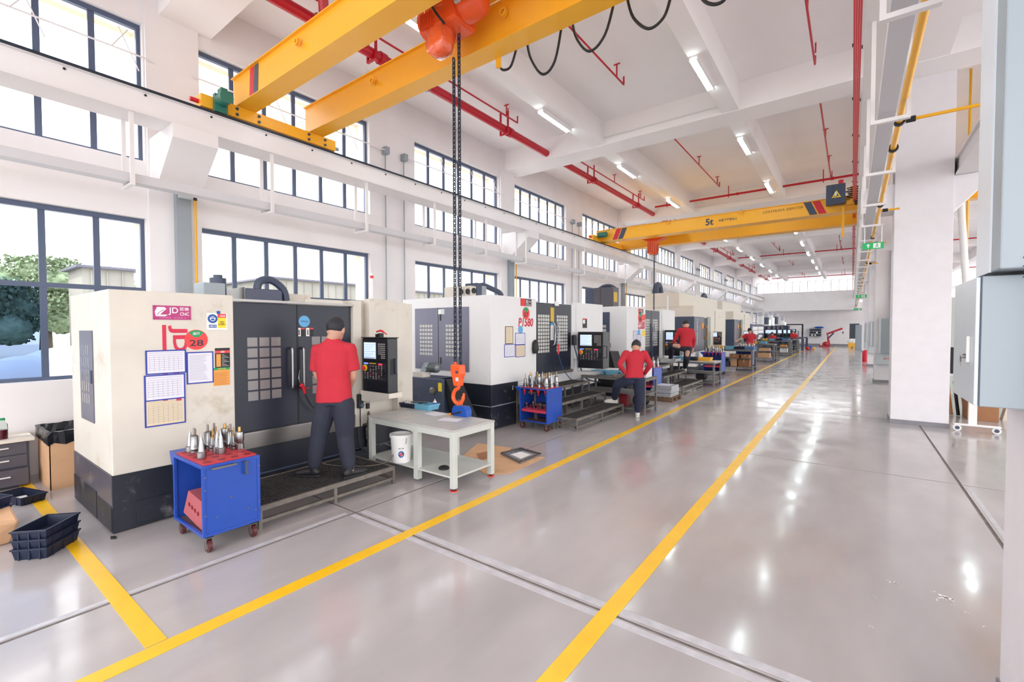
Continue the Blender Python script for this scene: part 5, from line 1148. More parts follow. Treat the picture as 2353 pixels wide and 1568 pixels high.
# magnetic lifter under the hook
q = at(1056, 957, 2, tz_); lf = thing('magnetic_lifter', 'blue magnetic lifter block on the near table under the crane hook', 'lifter', (q.x, q.y, tz_))
lx, ly = q.x, q.y+.04
MB().prism([(lx-.12, tz_), (lx+.12, tz_), (lx+.12, tz_+.08), (lx+.09, tz_+.125), (lx-.09, tz_+.125), (lx-.12, tz_+.08)], 1, ly-.05, ly+.05).build('body', mat('lifter_blue', (26, 84, 180), .35), lf, bevel=.004)
MB().lathe((lx+.03, ly-.052, tz_+.055), [(0, 0), (.02, 0), (.018, .01), (0, .01)], 12, (0, -1, 0)).build('pivot', steel, lf)
MB().tube([(lx+.03, ly-.065, tz_+.055), (lx-.05, ly-.07, tz_+.035), (lx-.12, ly-.075, tz_+.02)], .009, 8).build('lever', rub, lf); MB().cyl((lx-.14, ly-.076, tz_+.015), (lx-.11, ly-.075, tz_+.022), .016, n=10).build('lever_grip', mat('grip_orange', (240, 150, 40), .4), lf)
MB().tube(ring([(lx+.05, ly-.04, tz_+.1), (lx+.03, ly-.03, tz_+.18), (-3.53, 3.73, .945), (lx-.05, ly+.02, tz_+.18), (lx-.05, ly+.03, tz_+.1)], 6), .007, 8).build('shackle', chrome, lf, smooth=2)
q = at(1068, 955, 2, tz_); o = box((q.x-.06, q.y-.025, tz_), (q.x+.06, q.y+.02, tz_+.028)).build('purple_case', mat('purple', (120, 60, 150), .3), bevel=.006); tag(o, 'small purple case in front of the blue magnetic lifter', 'case')
# under the table
dq = tuple(at(922, 1060, 2, .161))[:2]; t = thing('paint_bucket', 'white plastic bucket with round blue logo under the near table', 'bucket', (dq[0], dq[1], .16))
MB().lathe((dq[0], dq[1], .161), [(0, 0), (.105, 0), (.125, .3), (.135, .3), (.135, .335), (.118, .335), (.1, .02), (0, .02)], 26).build('body', wht, t, smooth=True)
MB().tube([(dq[0]-.135*cos(a*pi/8), dq[1]-.03, .46-.14*sin(a*pi/8)) for a in range(9)], .003, 5).build('handle', chrome, t)
def onb(u, v, w, h, nm, m, off=.001):
    mm = MB(); n = 8; th = Vector((-dq[0], -dq[1])).angle_signed(Vector((1, 0)))
    th = math.atan2(-dq[1], -dq[0])+u; pts = []
    for i in range(16):
        a = 2*pi*i/16; ang = th+w*cos(a); z = .161+v+h*sin(a); r = .105+.02*(v+h*sin(a))/.3+off; pts.append((dq[0]+r*cos(ang), dq[1]+r*sin(ang), z))
    mm.add(pts, [tuple(range(16))]); mm.build(nm, m, t)
onb(.0, .11, .3, .04, 'logo_blue', MATS['sign_blue'], .002); onb(.0, .11, .12, .02, 'logo_red', bdg, .0035); onb(0, .18, .3, .006, 'logo_line', slate, .002)
q = at(1020, 1078, 2, .16); tag(MB().lathe((q.x, q.y, .161), [(0, 0), (.06, 0), (.06, .02), (.045, .03), (.02, .03), (.02, .022), (0, .022)], 20).build('chuck_disc', rub, smooth=True), 'black round disc lying on the lower shelf of the near table', 'disc')
# cardboard on the floor, machined plate
def flat(name, label, cat, pts, h, m, z=0.0):
    o = MB().prism([tuple(at(u, v, 2, z))[:2] for u, v in pts], 2, z+.001, z+h).build(name, m); tag(o, label, cat); return o
flat('cardboard_sheet', 'large brown cardboard sheet on the floor behind the near table', 'cardboard', [(1062, 1050), (1098, 1020), (1175, 1030), (1160, 1060), (1080, 1075)], .006, cardb)
flat('cardboard_sheet', 'flat cardboard under the framed plate by the yellow line', 'cardboard', [(1100, 1082), (1150, 1040), (1253, 1052), (1170, 1090), (1120, 1092)], .005, cardb)
flat('cardboard_flap', 'dark folded cardboard flap beside the framed plate', 'cardboard', [(1095, 1045), (1128, 1038), (1128, 1050), (1105, 1062)], .014, cardb2)
pl = thing('frame_plate', 'dark slotted frame plate with white paper on the cardboard', 'plate', tuple(at(1197, 1050, 2, 0)))
P4 = [at(u, v, 2, .012) for u, v in ((1150, 1044), (1197, 1032), (1244, 1046), (1196, 1066))]
cen = sum(P4, Vector())/4
MB().prism([tuple(p)[:2] for p in P4], 2, .006, .012).build('plate', mat('plate_grey', (150, 150, 156), .4), pl)
rm = MB()
for i in range(4):
    a, b = P4[i], P4[(i+1) % 4]; d = (b-a).normalized(); nrm = Vector((-d.y, d.x, 0)); 
    if (cen-a).dot(nrm) < 0: nrm = -nrm
    rm.prism([tuple(a)[:2], tuple(b)[:2], tuple(b+nrm*.03)[:2], tuple(a+nrm*.03)[:2]], 2, .012, .035)
rm.build('rim', steel, pl)
sl = MB()
for i in range(4):
    for j in (0, 1):
        a = P4[0].lerp(P4[1] if False else P4[3], .16+.72*j*1.0) ; b = P4[1].lerp(P4[2], .16+.72*j); c = a.lerp(b, .2+.2*i); sl.box((c.x-.025, c.y-.025, .012), (c.x+.025, c.y+.025, .016))
sl.build('slot', slate, pl)
MB().prism([tuple(cen.lerp(p, .5))[:2] for p in P4], 2, .0165, .018).build('paper', wht, pl)
# chip conveyor beside machine 07
cv = thing('chip_conveyor', 'dark chip conveyor with motor on a wheeled base left of machine 07', 'conveyor', (-5.5, 5.6, 0))
def cq(u, v, X=-5.3): return at(u, v, 1, 5.55)
a, b = cq(970, 868), cq(1042, 950)
cvb = box((a.x, 5.3, .32), (b.x, 5.75, .92)).build('housing', slate, cv, bevel=.01)
MB().prism([(b.x-.12, .92), (b.x+.02, .92), (b.x+.42, .25), (b.x+.2, .25)], 1, 5.35, 5.7).build('chute', blk, cv)
MB().prism([(a.x+.0, .92), (a.x+.14, .92), (a.x+.28, 1.16), (a.x+.16, 1.16)], 1, 5.45, 5.6).build('chain_guard', gcab2, cv)
MB().lathe((a.x+.2, 5.52, 1.08), [(0, 0), (.08, 0), (.085, .02), (.085, .22), (.07, .24), (.04, .25), (0, .25)], 18, (1, 0, 0)).build('motor', mat('motor_grey', (120, 126, 130), .35, .4), cv, smooth=True)
f_ = MB()
for i in range(14): f_.lathe((a.x+.24+.012*i, 5.52, 1.08), [(.085, 0), (.09, 0), (.09, .004), (.085, .004)], 16, (1, 0, 0))
f_.build('cooling_fin', MATS['motor_grey'], cv, kind='stuff')
box((a.x+.02, 5.32, .92), (a.x+.26, 5.5, 1.0)).build('switch_box', beige, cv); box((b.x-.1, 5.295, .72), (b.x-.02, 5.3, .86)).build('warning_label', yl2, cv)
for i in range(3):
    for j in range(2): MB().cyl((a.x+.06+i*.08, 5.29, .75+j*-.12), (a.x+.06+i*.08, 5.3, .75-j*.12), .012, n=8).build('bolt', steel, cv)
MB().lathe((b.x-.22, 5.3, .72), [(0, 0), (.06, 0), (.06, .03), (.03, .05), (0, .05)], 14, (0, -1, 0)).build('bearing', rawst, cv)
box((a.x+.0, 5.25, .12), (b.x+.1, 5.8, .3)).build('coolant_tank', blk, cv)
for x in (a.x+.06, b.x+.06):
    for y in (5.3, 5.72): caster(x, y, cv, .12)
cv2 = thing('chip_conveyor', 'dark chip conveyor with yellow label squeezed between machines 07 and 06', 'conveyor', (-4.7, 11.0, 0))
q = at(1398, 830, 1, 11.0)
MB().prism([(q.x-.4, .3), (q.x+.35, .3), (q.x+.1, 1.15), (q.x-.4, 1.15)], 1, 10.9, 11.4).build('housing', blk, cv2); box((q.x-.05, 10.88, .8), (q.x+.05, 10.9, 1.05)).build('warning_label', yl2, cv2)
MB().lathe((q.x-.35, 11.1, 1.3), [(0, 0), (.12, 0), (.12, .3), (.08, .34), (0, .34)], 16, (1, 0, 0)).build('motor', steel, cv2, smooth=True); box((q.x-.4, 10.95, 0), (q.x+.3, 11.35, .3)).build('coolant_tank', blk, cv2)
# benches along the yellow line
greyb = mat('bench_grey', (112, 112, 110), .45, .3, var=.15, vs=6)
B2 = bench('work_bench', 'dark steel work bench with shelves behind the man with hands on hips', -4.75, -3.3, 8.9, 9.6, .735, greyb, .05, (.42, .12), mat('bench_top', (96, 90, 86), .5, var=.15), 'bench', .04)
B3 = bench('work_bench', 'grey steel bench with black casting on its low shelf by the third machine', -4.6, -3.27, 14.5, 15.4, .74, greyb, .06, (.4, .12), mat('bench_top3', (190, 188, 184), .5), 'bench', .05)
B4 = bench('work_bench', 'grey steel shelf bench with cartons beside the fourth machine', -4.75, -3.23, 20.8, 21.7, .86, greyb, .08, (.5, .15), None, 'bench', .05)
B5 = bench('work_bench', 'grey steel shelf bench with four cartons, fifth along the yellow line', -4.7, -3.2, 27.1, 28.0, .92, greyb, .1, (.55, .18), None, 'bench', .05)
B6 = bench('work_bench', 'grey shelf bench with blue tub underneath, sixth along the yellow line', -4.8, -3.08, 33.6, 34.5, .95, greyb, .12, (.55, .2), None, 'bench', .05)
B7 = bench('work_bench', 'far grey shelf bench, seventh along the yellow line', -4.8, -3.0, 37.4, 38.3, .95, greyb, .12, (.55, .2), None, 'bench', .05)
B8 = bench('work_bench', 'farthest dark shelf bench by the blue bags', -4.8, -2.98, 41.2, 42.1, 1.0, slate, .12, (.55, .2), None, 'bench', .05)
B9 = bench('work_bench', 'last narrow bench at the end of the yellow line', -4.8, -2.98, 45.2, 46.0, 1.0, slate, .12, (.55, .2), None, 'bench', .05)
for i, (x, m, lb_) in enumerate(((-4.55, ltblue, 'left blue tray on the dark bench by the man'), (-4.2, ltblue, 'middle blue tray on the dark bench by the man'), (-3.85, ltblue, 'right blue tray on the dark bench by the man'))):
    _, q = tray('storage_tray', lb_, 'tray', 0, 0, .735, .3, .25, .08, m, base=(x, 9.42, 0)); scatter('small part in a blue tray on the dark bench', 'part', q, .745, .2, .15, 4, [rawst, steelw, redpl])
scatter('rusty clamp and rag piled on the dark bench', 'rag', (-3.95, 9.1), .736, .25, .15, 8, [mat('rust', (140, 76, 50), .8), cardb2, rawst], .04)
mb_ = box((-3.62, 9.1, .737), (-3.36, 9.45, .92)).build('cutting_block', steelw, bevel=.004); tag(mb_, 'white grey metal block at the aisle end of the dark bench', 'block')
MB().cyl((-3.55, 9.09, .83), (-3.55, 9.1, .83), .05, n=16).build('bore', slate, mb_); MB().cyl((-3.42, 9.09, .83), (-3.42, 9.1, .83), .03, n=16).build('bore', slate, mb_)
def casting(x, y, z, r, label):
    t = thing('pipe_casting', label, 'casting', (x, y, z)); MB().lathe((x, y-.15, z+r), [(r*.55, 0), (r, 0), (r, .04), (r*.8, .06), (r*.8, .26), (r, .28), (r, .32), (r*.55, .32)], 22, (0, 1, 0)).build('body', blk, t, smooth=True)
casting(-3.52, 9.25, .121, .13, 'black round pipe casting on the low shelf of the dark bench'); casting(-3.75, 14.95, .121, .14, 'black pipe casting on the low shelf of the third bench')
tag(box((-3.95, 9.1, .121), (-3.75, 9.4, .38)).build('red_case', mat('maroon', (130, 30, 44), .4), bevel=.01), 'dark red case on the low shelf of the dark bench', 'case')
for i, (x, w_, m, lb_) in enumerate(((-4.4, .35, ltblue, 'pale blue tray on the third bench'), (-4.05, .3, navy, 'navy tray on the third bench'), (-3.65, .36, mat('tray_orange', (240, 180, 60), .45), 'orange tray on the third bench'))):
    _, q = tray('storage_tray', lb_, 'tray', 0, 0, .741, w_, .35, .1, m, base=(x, 15.0, 0)); scatter('small tool in a tray on the third bench', 'tool', q, .75, w_*.7, .2, 4, [rawst, redpl, steelw], .03)
trays = [MATS['tray_orange'], ltblue, navy, mat('tray_steel_blue', (90, 130, 180), .45)]
for B, y, z, nm, n_ in ((B4, 21.25, .86, 'fourth', 4), (B5, 27.5, .92, 'fifth', 3), (B6, 34, .95, 'sixth', 4), (B7, 37.8, .95, 'seventh', 2)):
    for i in range(n_):
        x = -4.55+i*.38; m = trays[(i+n_) % 4]; cn = ['orange', 'light blue', 'navy', 'steel blue'][(i+n_) % 4]
        _, q = tray('storage_tray', '%s tray, %s from the left on the %s bench' % (cn, ordn[i], nm), 'tray', 0, 0, z+.001, .34, .45, .12, m, base=(x, y, 0)); scatter('loose tool in a tray on the %s bench' % nm, 'tool', q, z+.02, .22, .3, 2, [rawst, redpl, blk], .05)
def carton(x0, y0, z0, w_, d_, h_, label, m=None, cat='carton'):
    t = thing('carton', label, cat, (x0+w_/2, y0+d_/2, z0)); box((x0, y0, z0), (x0+w_, y0+d_, z0+h_)).build('box', m or cardb, t, bevel=.004); box((x0+w_/2-.02, y0-.001, z0+h_*.6), (x0+w_/2+.02, y0+d_, z0+h_+.001)).build('tape', mat('tape_tan', (210, 176, 130), .3), t); return t
carton(-4.15, 20.95, .501, .38, .5, .16, 'left open carton on the middle shelf of the fourth bench', cardb2); carton(-3.7, 20.95, .501, .3, .5, .15, 'right open carton on the middle shelf of the fourth bench', cardb2)
carton(-3.8, 20.95, .151, .42, .5, .3, 'brown carton on the low shelf of the fourth bench, right side', cardb2); carton(-4.1, 20.95, .151, .25, .5, .32, 'tan carton on the low shelf of the fourth bench', cardb)
tag(box((-4.65, 20.95, .151), (-4.15, 21.4, .33)).build('metal_block', slate, bevel=.01), 'slate metal block on the low shelf of the fourth bench', 'block')
carton(-4.6, 27.2, .181, .5, .6, .27, 'left carton on the low shelf of the fifth bench'); carton(-4.0, 27.2, .181, .55, .6, .27, 'right carton on the low shelf of the fifth bench'); carton(-3.95, 27.2, .551, .5, .5, .15, 'small carton on the upper shelf of the fifth bench')
tag(box((-4.6, 27.2, .551), (-4.1, 27.8, .75)).build('blue_crate', MATS['lifter_blue'], bevel=.01), 'blue crate on the upper shelf of the fifth bench', 'crate')
tag(MB().lathe((-4.2, 34, .2), [(0, 0), (.28, 0), (.34, .22), (.3, .22), (.26, .03), (0, .03)], 20).build('blue_tub', MATS['lifter_blue'], smooth=True), 'round blue tub on the low shelf of the sixth bench', 'tub')
carton(-3.7, 33.75, .201, .4, .5, .28, 'white carton on the low shelf of the sixth bench', wht); carton(-3.7, 33.75, .551, .35, .5, .14, 'yellow carton on the upper shelf of the sixth bench', orp)
for i, (x, y, r, m, lb_) in enumerate(((-2.75, 44.6, .2, MATS['lifter_blue'], 'blue bag on the floor at the end of the yellow line'), (-2.85, 43.6, .17, redpl, 'red bag on the floor by the farthest benches'), (-2.5, 44.0, .13, MATS['tray_orange'], 'orange bag on the floor at the end of the benches'))):
    m_ = MB().ell((x, y, r*.7), r, r, r*.7, n=14, m=10)
    for v in m_.v: v += Vector((random.uniform(-1, 1), random.uniform(-1, 1), random.uniform(0, 1)))*.03
    tag(m_.build('bag', m, smooth=2), lb_, 'bag')
# pallet with grey blocks by the yellow line
q = at(1550, 918, 2, 0); pt = thing('wooden_pallet', 'small dark wooden pallet by the yellow line', 'pallet', (-3.6, 11.3, 0))
wd = mat('pallet_wood', (104, 78, 60), .8, var=.2)
for i in range(5): box((-3.95+i*.12, 10.85, .09), (-3.86+i*.12, 11.6, .11)).build('board', wd, pt)
for y in (10.85, 11.18, 11.5): box((-3.95, y, .0), (-3.38, y+.1, .09)).build('bearer', wd, pt)
for i, (z, y0, y1, lb_) in enumerate(((.111, 10.87, 11.5, 'lower grey machined block on the pallet'), (.2, 10.9, 11.55, 'middle grey machined block on the pallet'), (.285, 10.95, 11.5, 'top grey machined block on the pallet'))):
    o = box((-3.93+.02*i, y0, z), (-3.42, y1, z+.082)).build('machined_block', mat('machined', (176, 178, 184), .35, .4, var=.08), bevel=.003); tag(o, lb_, 'block')
    for j in range(5): MB().cyl((-3.42, y0+.08+j*.11, z+.04), (-3.4185, y0+.08+j*.11, z+.04), .012, n=8).build('drilled_hole', slate, o)
tag(box((-3.85, 11.05, .368), (-3.5, 11.4, .37)).build('paper_sheet', pap), 'white paper on top of the blocks on the pallet', 'paper')
# items at the left edge
dc = thing('drawer_cabinet', 'low grey drawer cabinet with pale top at the window wall', 'cabinet', (-7.7, .5, 0))
box((-7.85, -.6, .0), (-7.46, .86, .5)).build('body', slate, dc); box((-7.87, -.62, .5), (-7.4, .9, .535)).build('top', cream, dc, bevel=.003)
dg = mat('drawer_grey', (82, 78, 86), .45)
for (y0, y1) in ((.42, .84), (-.02, .4)):
    for z0, z1 in ((.36, .49), (.22, .35), (.03, .21)):
        out = .08 if z0 < .1 else 0
        d = box((-7.458, y0, z0), (-7.44+out, y1, z1)).build('drawer', dg, dc, bevel=.003); ym = (y0+y1)/2; box((-7.44+out, ym-.07, (z0+z1)/2+.01), (-7.425+out, ym+.07, (z0+z1)/2+.022)).build('handle', steelw, d)
q = at(10, 990, 0, -7.55); jr = thing('glass_jar', 'glass jar of dark red liquid on the drawer cabinet', 'jar', (-7.55, .66, .535))
for (y, s) in ((.66, 1.0),):
    MB().lathe((-7.55, y, .536), [(0, 0), (.05, 0), (.052, .12), (.05, .16), (.03, .19), (.03, .21), (0, .21)], 18).build('glass', glassb, jr, smooth=True)
    MB().lathe((-7.55, y, .538), [(0, 0), (.046, 0), (.047, .1), (0, .1)], 18).build('liquid', mat('wine', (96, 20, 36), .2), jr, smooth=True); MB().lathe((-7.55, y, .746), [(0, 0), (.033, 0), (.033, .02), (0, .02)], 14).build('cap', green, jr)
bn = thing('cardboard_bin', 'tall cardboard box lined with a black bin bag beside machine 28', 'bin', (-7.2, 1.2, 0))
bx0, bx1, by0, by1 = -7.62, -6.95, .95, 1.6
for a, b in (((bx0, by0, 0), (bx0+.008, by1, .62)), ((bx1-.008, by0, 0), (bx1, by1, .62)), ((bx0, by0, 0), (bx1, by0+.008, .62)), ((bx0, by1-.008, 0), (bx1, by1, .62))): box(a, b).build('side', cardb, bn)
lm_ = MB(); N_ = 60
for j, (o_, z_) in enumerate(((.012, .5), (.014, .6), (.016, .635), (-.01, .64), (-.03, .56), (-.05, .45))):
    for i in range(N_):
        s = i/N_*4; k = int(s); f = s-k; c4 = [(bx0-o_, by0-o_), (bx1+o_, by0-o_), (bx1+o_, by1+o_), (bx0-o_, by1+o_)]; A, B_ = c4[k], c4[(k+1) % 4]
        lm_.v.append(Vector((A[0]+(B_[0]-A[0])*f+random.uniform(-.006, .006), A[1]+(B_[1]-A[1])*f+random.uniform(-.006, .006), z_+(random.uniform(-.015, .02) if j == 0 else random.uniform(-.008, .008)))))
for j in range(5): lm_.f += [(j*N_+i, j*N_+(i+1) % N_, (j+1)*N_+(i+1) % N_, (j+1)*N_+i) for i in range(N_)]
lm_.build('bin_liner', mat('liner', (24, 26, 34), .25), bn)
def crate(x, y, z, rz, label, m=navy, L=.34, W_=.23, H_=.085): return tray('plastic_crate', label, 'crate', 0, 0, z, L, W_, H_, m, rz, base=(x, y, 0))
for i, nm in enumerate(('bottom', 'middle', 'top')): crate(-5.1, .67, .001+i*.068, -.75, '%s black crate of the stack of three on the floor' % nm)
for i, nm in enumerate(('bottom', 'second', 'third', 'top')): crate(-5.92, .35, .001+i*.075, .4, '%s black crate of the taller stack at the left edge' % nm, L=.36, W_=.3)
crate(-6.78, .72, .001, .3, 'single black crate with white paper across the short yellow line', L=.42, W_=.2, H_=.08)
tag(box((-6.86, .68, .012), (-6.7, .76, .03)).build('paper_stack', wht), 'white paper inside the single black crate', 'paper')
t = thing('paper_sack', 'torn brown paper sack beside the black crates at the left edge', 'sack', (-5.6, .38, 0))
sk = MB().hexa([(-5.78, .25, 0), (-5.5, .3, 0), (-5.5, .52, 0), (-5.8, .5, 0)], [(-5.85, .2, .2), (-5.45, .28, .21), (-5.42, .56, .19), (-5.85, .55, .24)]); sk.build('body', cardb, t, bevel=.02)
tag(MB().prism([(-4.98, 1.03), (-4.93, 1.02), (-4.9, 1.05), (-4.95, 1.06)], 2, .0005, .01).build('metal_chip', blk), 'small black scrap on the floor in front of machine 28', 'scrap')
# ================================================================ RIGHT SIDE
t = thing('cable_trunking', 'pale grey vertical cable trunking above the near right cabinet', 'trunking', (.51, 2.6, 1.98))
box((.44, 2.47, 1.97), (.583, 2.84, 3.89)).build('body', gcab2, t, bevel=.006); box((.434, 2.60, 1.97), (.44, 2.84, 3.89)).build('cover', mat('trunk_white', (222, 228, 236), .4), t)
for v in (592, 612, 622, 637): 
    z = at(2350, v, 1, 2.469).z; box((.5, 2.466, z-.002), (.53, 2.4695, z+.003)).build('slot', blk, t)
t = thing('electrical_cabinet', 'large pale grey electrical cabinet with keys in its lock on the nearest column', 'cabinet', (.5, 2.8, 1.4))
cbz0, cbz1 = 1.435, 1.955
eb = box((.41, 2.575, cbz0), (.583, 3.05, cbz1)).build('body', gcab2, t, bevel=.004)
dr = box((.396, 2.578, cbz0+.003), (.409, 3.05, cbz1-.003)).build('door', mat('cab_door', (200, 208, 214), .35), t, bevel=.003)
q = at(2224, 803, 0, .39); MB().box((.385, q.y-.006, q.z-.055), (.396, q.y+.006, q.z+.055)).build('handle', wht, dr, bevel=.003)
MB().cyl((.38, q.y+.03, q.z-.03), (.396, q.y+.03, q.z-.03), .01, n=12).build('lock', chrome, dr)
MB().box((.372, q.y+.027, q.z-.033), (.384, q.y+.045, q.z-.028)).cyl((.374, q.y+.045, q.z-.045), (.377, q.y+.045, q.z-.045), .012, n=14).box((.374, q.y+.036, q.z-.075), (.377, q.y+.042, q.z-.05)).build('key', steel, dr)
box((.41, 2.5742, cbz0+.0), (.413, 2.576, cbz1)).build('door_seam', slate, t)
# cabinets and trunking on the further columns
for k, nm in ((2, 'second'), (3, 'third'), (4, 'fourth')):
    y = 2.92+k*BAY
    t = thing('electrical_cabinet', 'pale grey cabinet with red lettering on the %s column along the aisle' % {2: 'third', 3: 'fourth', 4: 'fifth'}[k], 'cabinet', (1.0, y, .9))
    box((.72, y-.28, .95), (1.38, y-.003, 2.05)).build('body', gcab2, t, bevel=.006); box((.68, y-.3, .95), (.73, y-.02, 2.05)).build('door', gcab, t); box((.62, y-.16, .6), (1.38, y-.012, .95)).build('lower_box', gcab, t)
    text('red_text', '有电危险', (1.0, y-.16, .78), .07, '-y', bdg, t, width=.4)
    tag(box((.95, y-.16, 2.05), (1.36, y-.003, 4.2)).build('cable_trunking', gcab2), 'grey cable trunking above the cabinet on the %s column' % {2: 'third', 3: 'fourth', 4: 'fifth'}[k], 'trunking')
sgm = mat('exit_green', (0, 150, 84), .4, emit=.25)
for (u, v, y, lb_) in ((2006, 565, 10.4, 'nearest'), (1979, 681, 19.8, 'second'), (1971, 711, 27.5, 'farthest')):
    q = at(u, v, 1, y); w_, h_ = .15, .055
    t = thing('exit_sign', '%s green running man exit sign hanging beside the columns' % lb_, 'sign', (q.x, y, q.z))
    box((q.x-w_, y, q.z-h_), (q.x+w_, y+.03, q.z+h_)).build('panel', sgm, t)
    MB().box((q.x+w_*.02, y-.003, q.z-h_*.75), (q.x+w_*.7, y, q.z+h_*.75)).build('pictogram_field', wht, t)
    MB().prism([(q.x-w_*.5, q.z-h_*.6), (q.x-w_*.4, q.z-h_*.6), (q.x-w_*.4, q.z+.1*h_), (q.x-w_*.25, q.z+.1*h_), (q.x-w_*.45, q.z+h_*.65), (q.x-w_*.65, q.z+.1*h_), (q.x-w_*.5, q.z+.1*h_)], 1, y-.003, y).build('arrow', wht, t)
    f_ = MB(); X, Z = q.x+w_*.36, q.z; s = h_
    f_.lathe((X+.1*s, y-.003, Z+.5*s), [(0, 0), (.14*s, 0), (.14*s, .002), (0, .002)], 10, (0, -1, 0)); 
    for a, b in (((0, .3), (.1, -.1)), ((.1, -.1), (.35, -.55)), ((.05, -.1), (-.35, -.5)), ((0, .25), (-.3, 0)), ((.02, .25), (.35, .1))): f_.cyl((X+a[0]*s, y-.004, Z+a[1]*s), (X+b[0]*s, y-.004, Z+b[1]*s), .08*s, n=6)
    f_.build('running_man', sgm, t); MB().cyl((q.x-w_*.8, y+.015, q.z+h_), (q.x-w_*.8, y+.015, 3.57), .008, n=5).cyl((q.x+w_*.8, y+.015, q.z+h_), (q.x+w_*.8, y+.015, 3.57), .008, n=5).box((min(q.x-w_, .16), y, 3.57), (max(q.x+w_, .26), y+.03, 3.586)).build('suspension_rod', steelw, t)
# things seen in the gap right of the big column
t = thing('mobile_stand', 'white display stand on a flat wheeled foot behind the big column', 'stand', (1.7, 10.9, 0))
box((1.42, 10.7, .1), (1.98, 10.78, .125)).build('foot', wht, t, bevel=.004); box((1.6, 10.74, .125), (1.7, 10.8, 1.5)).build('post', wht, t)
for x in (1.46, 1.93): MB().cyl((x, 10.72, .055), (x, 10.76, .055), .055, n=16).build('wheel', wht, t, smooth=True); MB().cyl((x, 10.71, .055), (x, 10.72, .055), .03, n=12).build('hub', slate, t)
tag(MB().cyl((1.9, 12.2, .0), (1.62, 12.2, 4.37), .055, n=12).build('white_pipe', wht, smooth=True), 'leaning white pipe between the big column and the near cabinet', 'pipe'); tag(MB().cyl((1.75, 12.35, 6.7), (1.75, 12.35, 2.2), .02, n=8).build('yellow_pipe', pyel), 'thin yellow drop pipe beside the leaning white pipe', 'pipe')
carton(1.78, 12.1, 0.0, .42, .5, .46, 'brown carton on the floor behind the white display stand', cardb2)
tag(MB().hexa([(2.3, 12.4, 0), (2.45, 12.4, 0), (2.45, 12.6, 0), (2.3, 12.6, 0)], [(2.42, 12.4, .6), (2.6, 12.4, .6), (2.6, 12.6, .6), (2.42, 12.6, .6)]).build('board', cream), 'pale board leaning right of the brown carton', 'board')
t = thing('side_desk', 'small desk with black equipment behind the big column', 'desk', (1.9, 13, 0))
box((1.45, 12.75, .78), (2.3, 13.3, .81)).build('top', wht, t)
for x in (1.47, 2.26):
    for y in (12.77, 13.26): box((x, y, 0), (x+.03, y+.03, .78)).build('leg', slate, t)
mo_ = thing('black_monitor', 'black monitor on the small desk right of the big column', 'monitor', (1.7, 13, .81)); box((1.52, 12.95, .9), (1.95, 13.0, 1.35)).build('screen', blk, mo_, bevel=.01); box((1.65, 12.95, .81), (1.82, 13.1, .9)).build('foot', blk, mo_)
for i in range(4):
    x = 1.52+i*.1; o = MB().tube([(x, 12.55, 0.01), (x-.06, 12.62, .68)], .028, 8).build('roll', blk if i % 2 == 0 else mat('copper_roll', (180, 130, 90), .5)); tag(o, 'leaning %s roll under the small desk, %s from the left' % (['black', 'copper brown'][i % 2], ordn[i]), 'roll', 'leaning rolls')
prt = box((1.0, 16.5, 0), (5, 16.6, 2.55)).build('partition', mat('partition_green', (196, 204, 196), .6)); tag(prt, 'pale green grey partition panel in the side aisle', 'partition')
tag(box((1.62, 16.5, 2.551), (1.9, 16.6, 2.75)).build('red_topped_box', wht), 'white box on a shelf in the side aisle gap', 'box')
for i in range(6):
    y = 2.92+i*BAY; box((9.0, y, 0), (9.6, y+.6, CZ)).build('column', clm, kind='structure')
# far end objects
sh = thing('wall_shelf', 'grey wall shelf with boxes and a blue bundle on the far wall', 'shelf', (-3, 53.8, 1.8))
a, b = at(1860, 784-12, 1, 53.8), at(1887, 755, 1, 53.8); z0, z1 = at(1870, 773, 1, 53.8).z, at(1870, 756, 1, 53.8).z
MB().box((a.x, 53.95, z0), (b.x, 54, z1)).build('back', greyp, sh)
for i in range(4): z = z0+(z1-z0)*i/3; box((a.x, 53.6, z-.03), (b.x, 53.95, z+.03)).build('shelf', gcab2, sh)
for x in (a.x, b.x): box((x-.03, 53.6, z0), (x+.03, 53.95, z1)).build('side', gcab2, sh)
for i in range(5):
    x = a.x+.15+i*(b.x-a.x-.3)/5; z = z0+(z1-z0)*(i % 2)/3+.03
    tag(box((x, 53.65, z), (x+.14, 53.85, z+.2)).build('shelf_box', [wht, slate, cream][i % 3]), '%s box, %s from left on the far wall shelf' % (['white', 'slate', 'cream'][i % 3], ordn[i]), 'box', 'boxes on the far wall shelf')
tag(MB().ell(((a.x+b.x)/2+.3, 53.78, z1+.13), .4, .15, .1).build('blue_bundle', MATS['lifter_blue'], smooth=True), 'blue bundle lying on top of the far wall shelf', 'bundle')
hc = thing('hydraulic_crane', 'red and white hydraulic engine crane with raised jib at the far wall', 'hoist crane', (-2, 52, 0))
P = lambda u, v: at(u, v, 1, 52.0)
hr = mat('crane_red', (190, 44, 54), .4)
MB().cyl(P(1899, 768), P(1936, 755), .085, n=8).build('jib', hr, hc); MB().cyl(P(1902, 770), P(1903, 794), .06, n=8).build('mast', hr, hc); MB().cyl(P(1886, 794), P(1900, 772), .06, n=8).build('brace', wht, hc)
MB().cyl(P(1907, 793), P(1902, 772), .05, n=8).build('brace', hr, hc); MB().cyl(P(1903, 778), P(1916, 765), .07, n=8).build('ram', slate, hc); MB().cyl(P(1937, 762), P(1937, 767), .05, n=6).build('hook', slate, hc)
pb = P(1886, 794); MB().box((pb.x-.1, 51.2, .0), (P(1907, 794).x, 51.35, .12)).box((pb.x-.1, 52.6, 0), (P(1907, 794).x, 52.75, .12)).build('base', hr, hc)
MB().ell(P(1897, 790), .24, .2, .2).build('pump_unit', hr, hc)
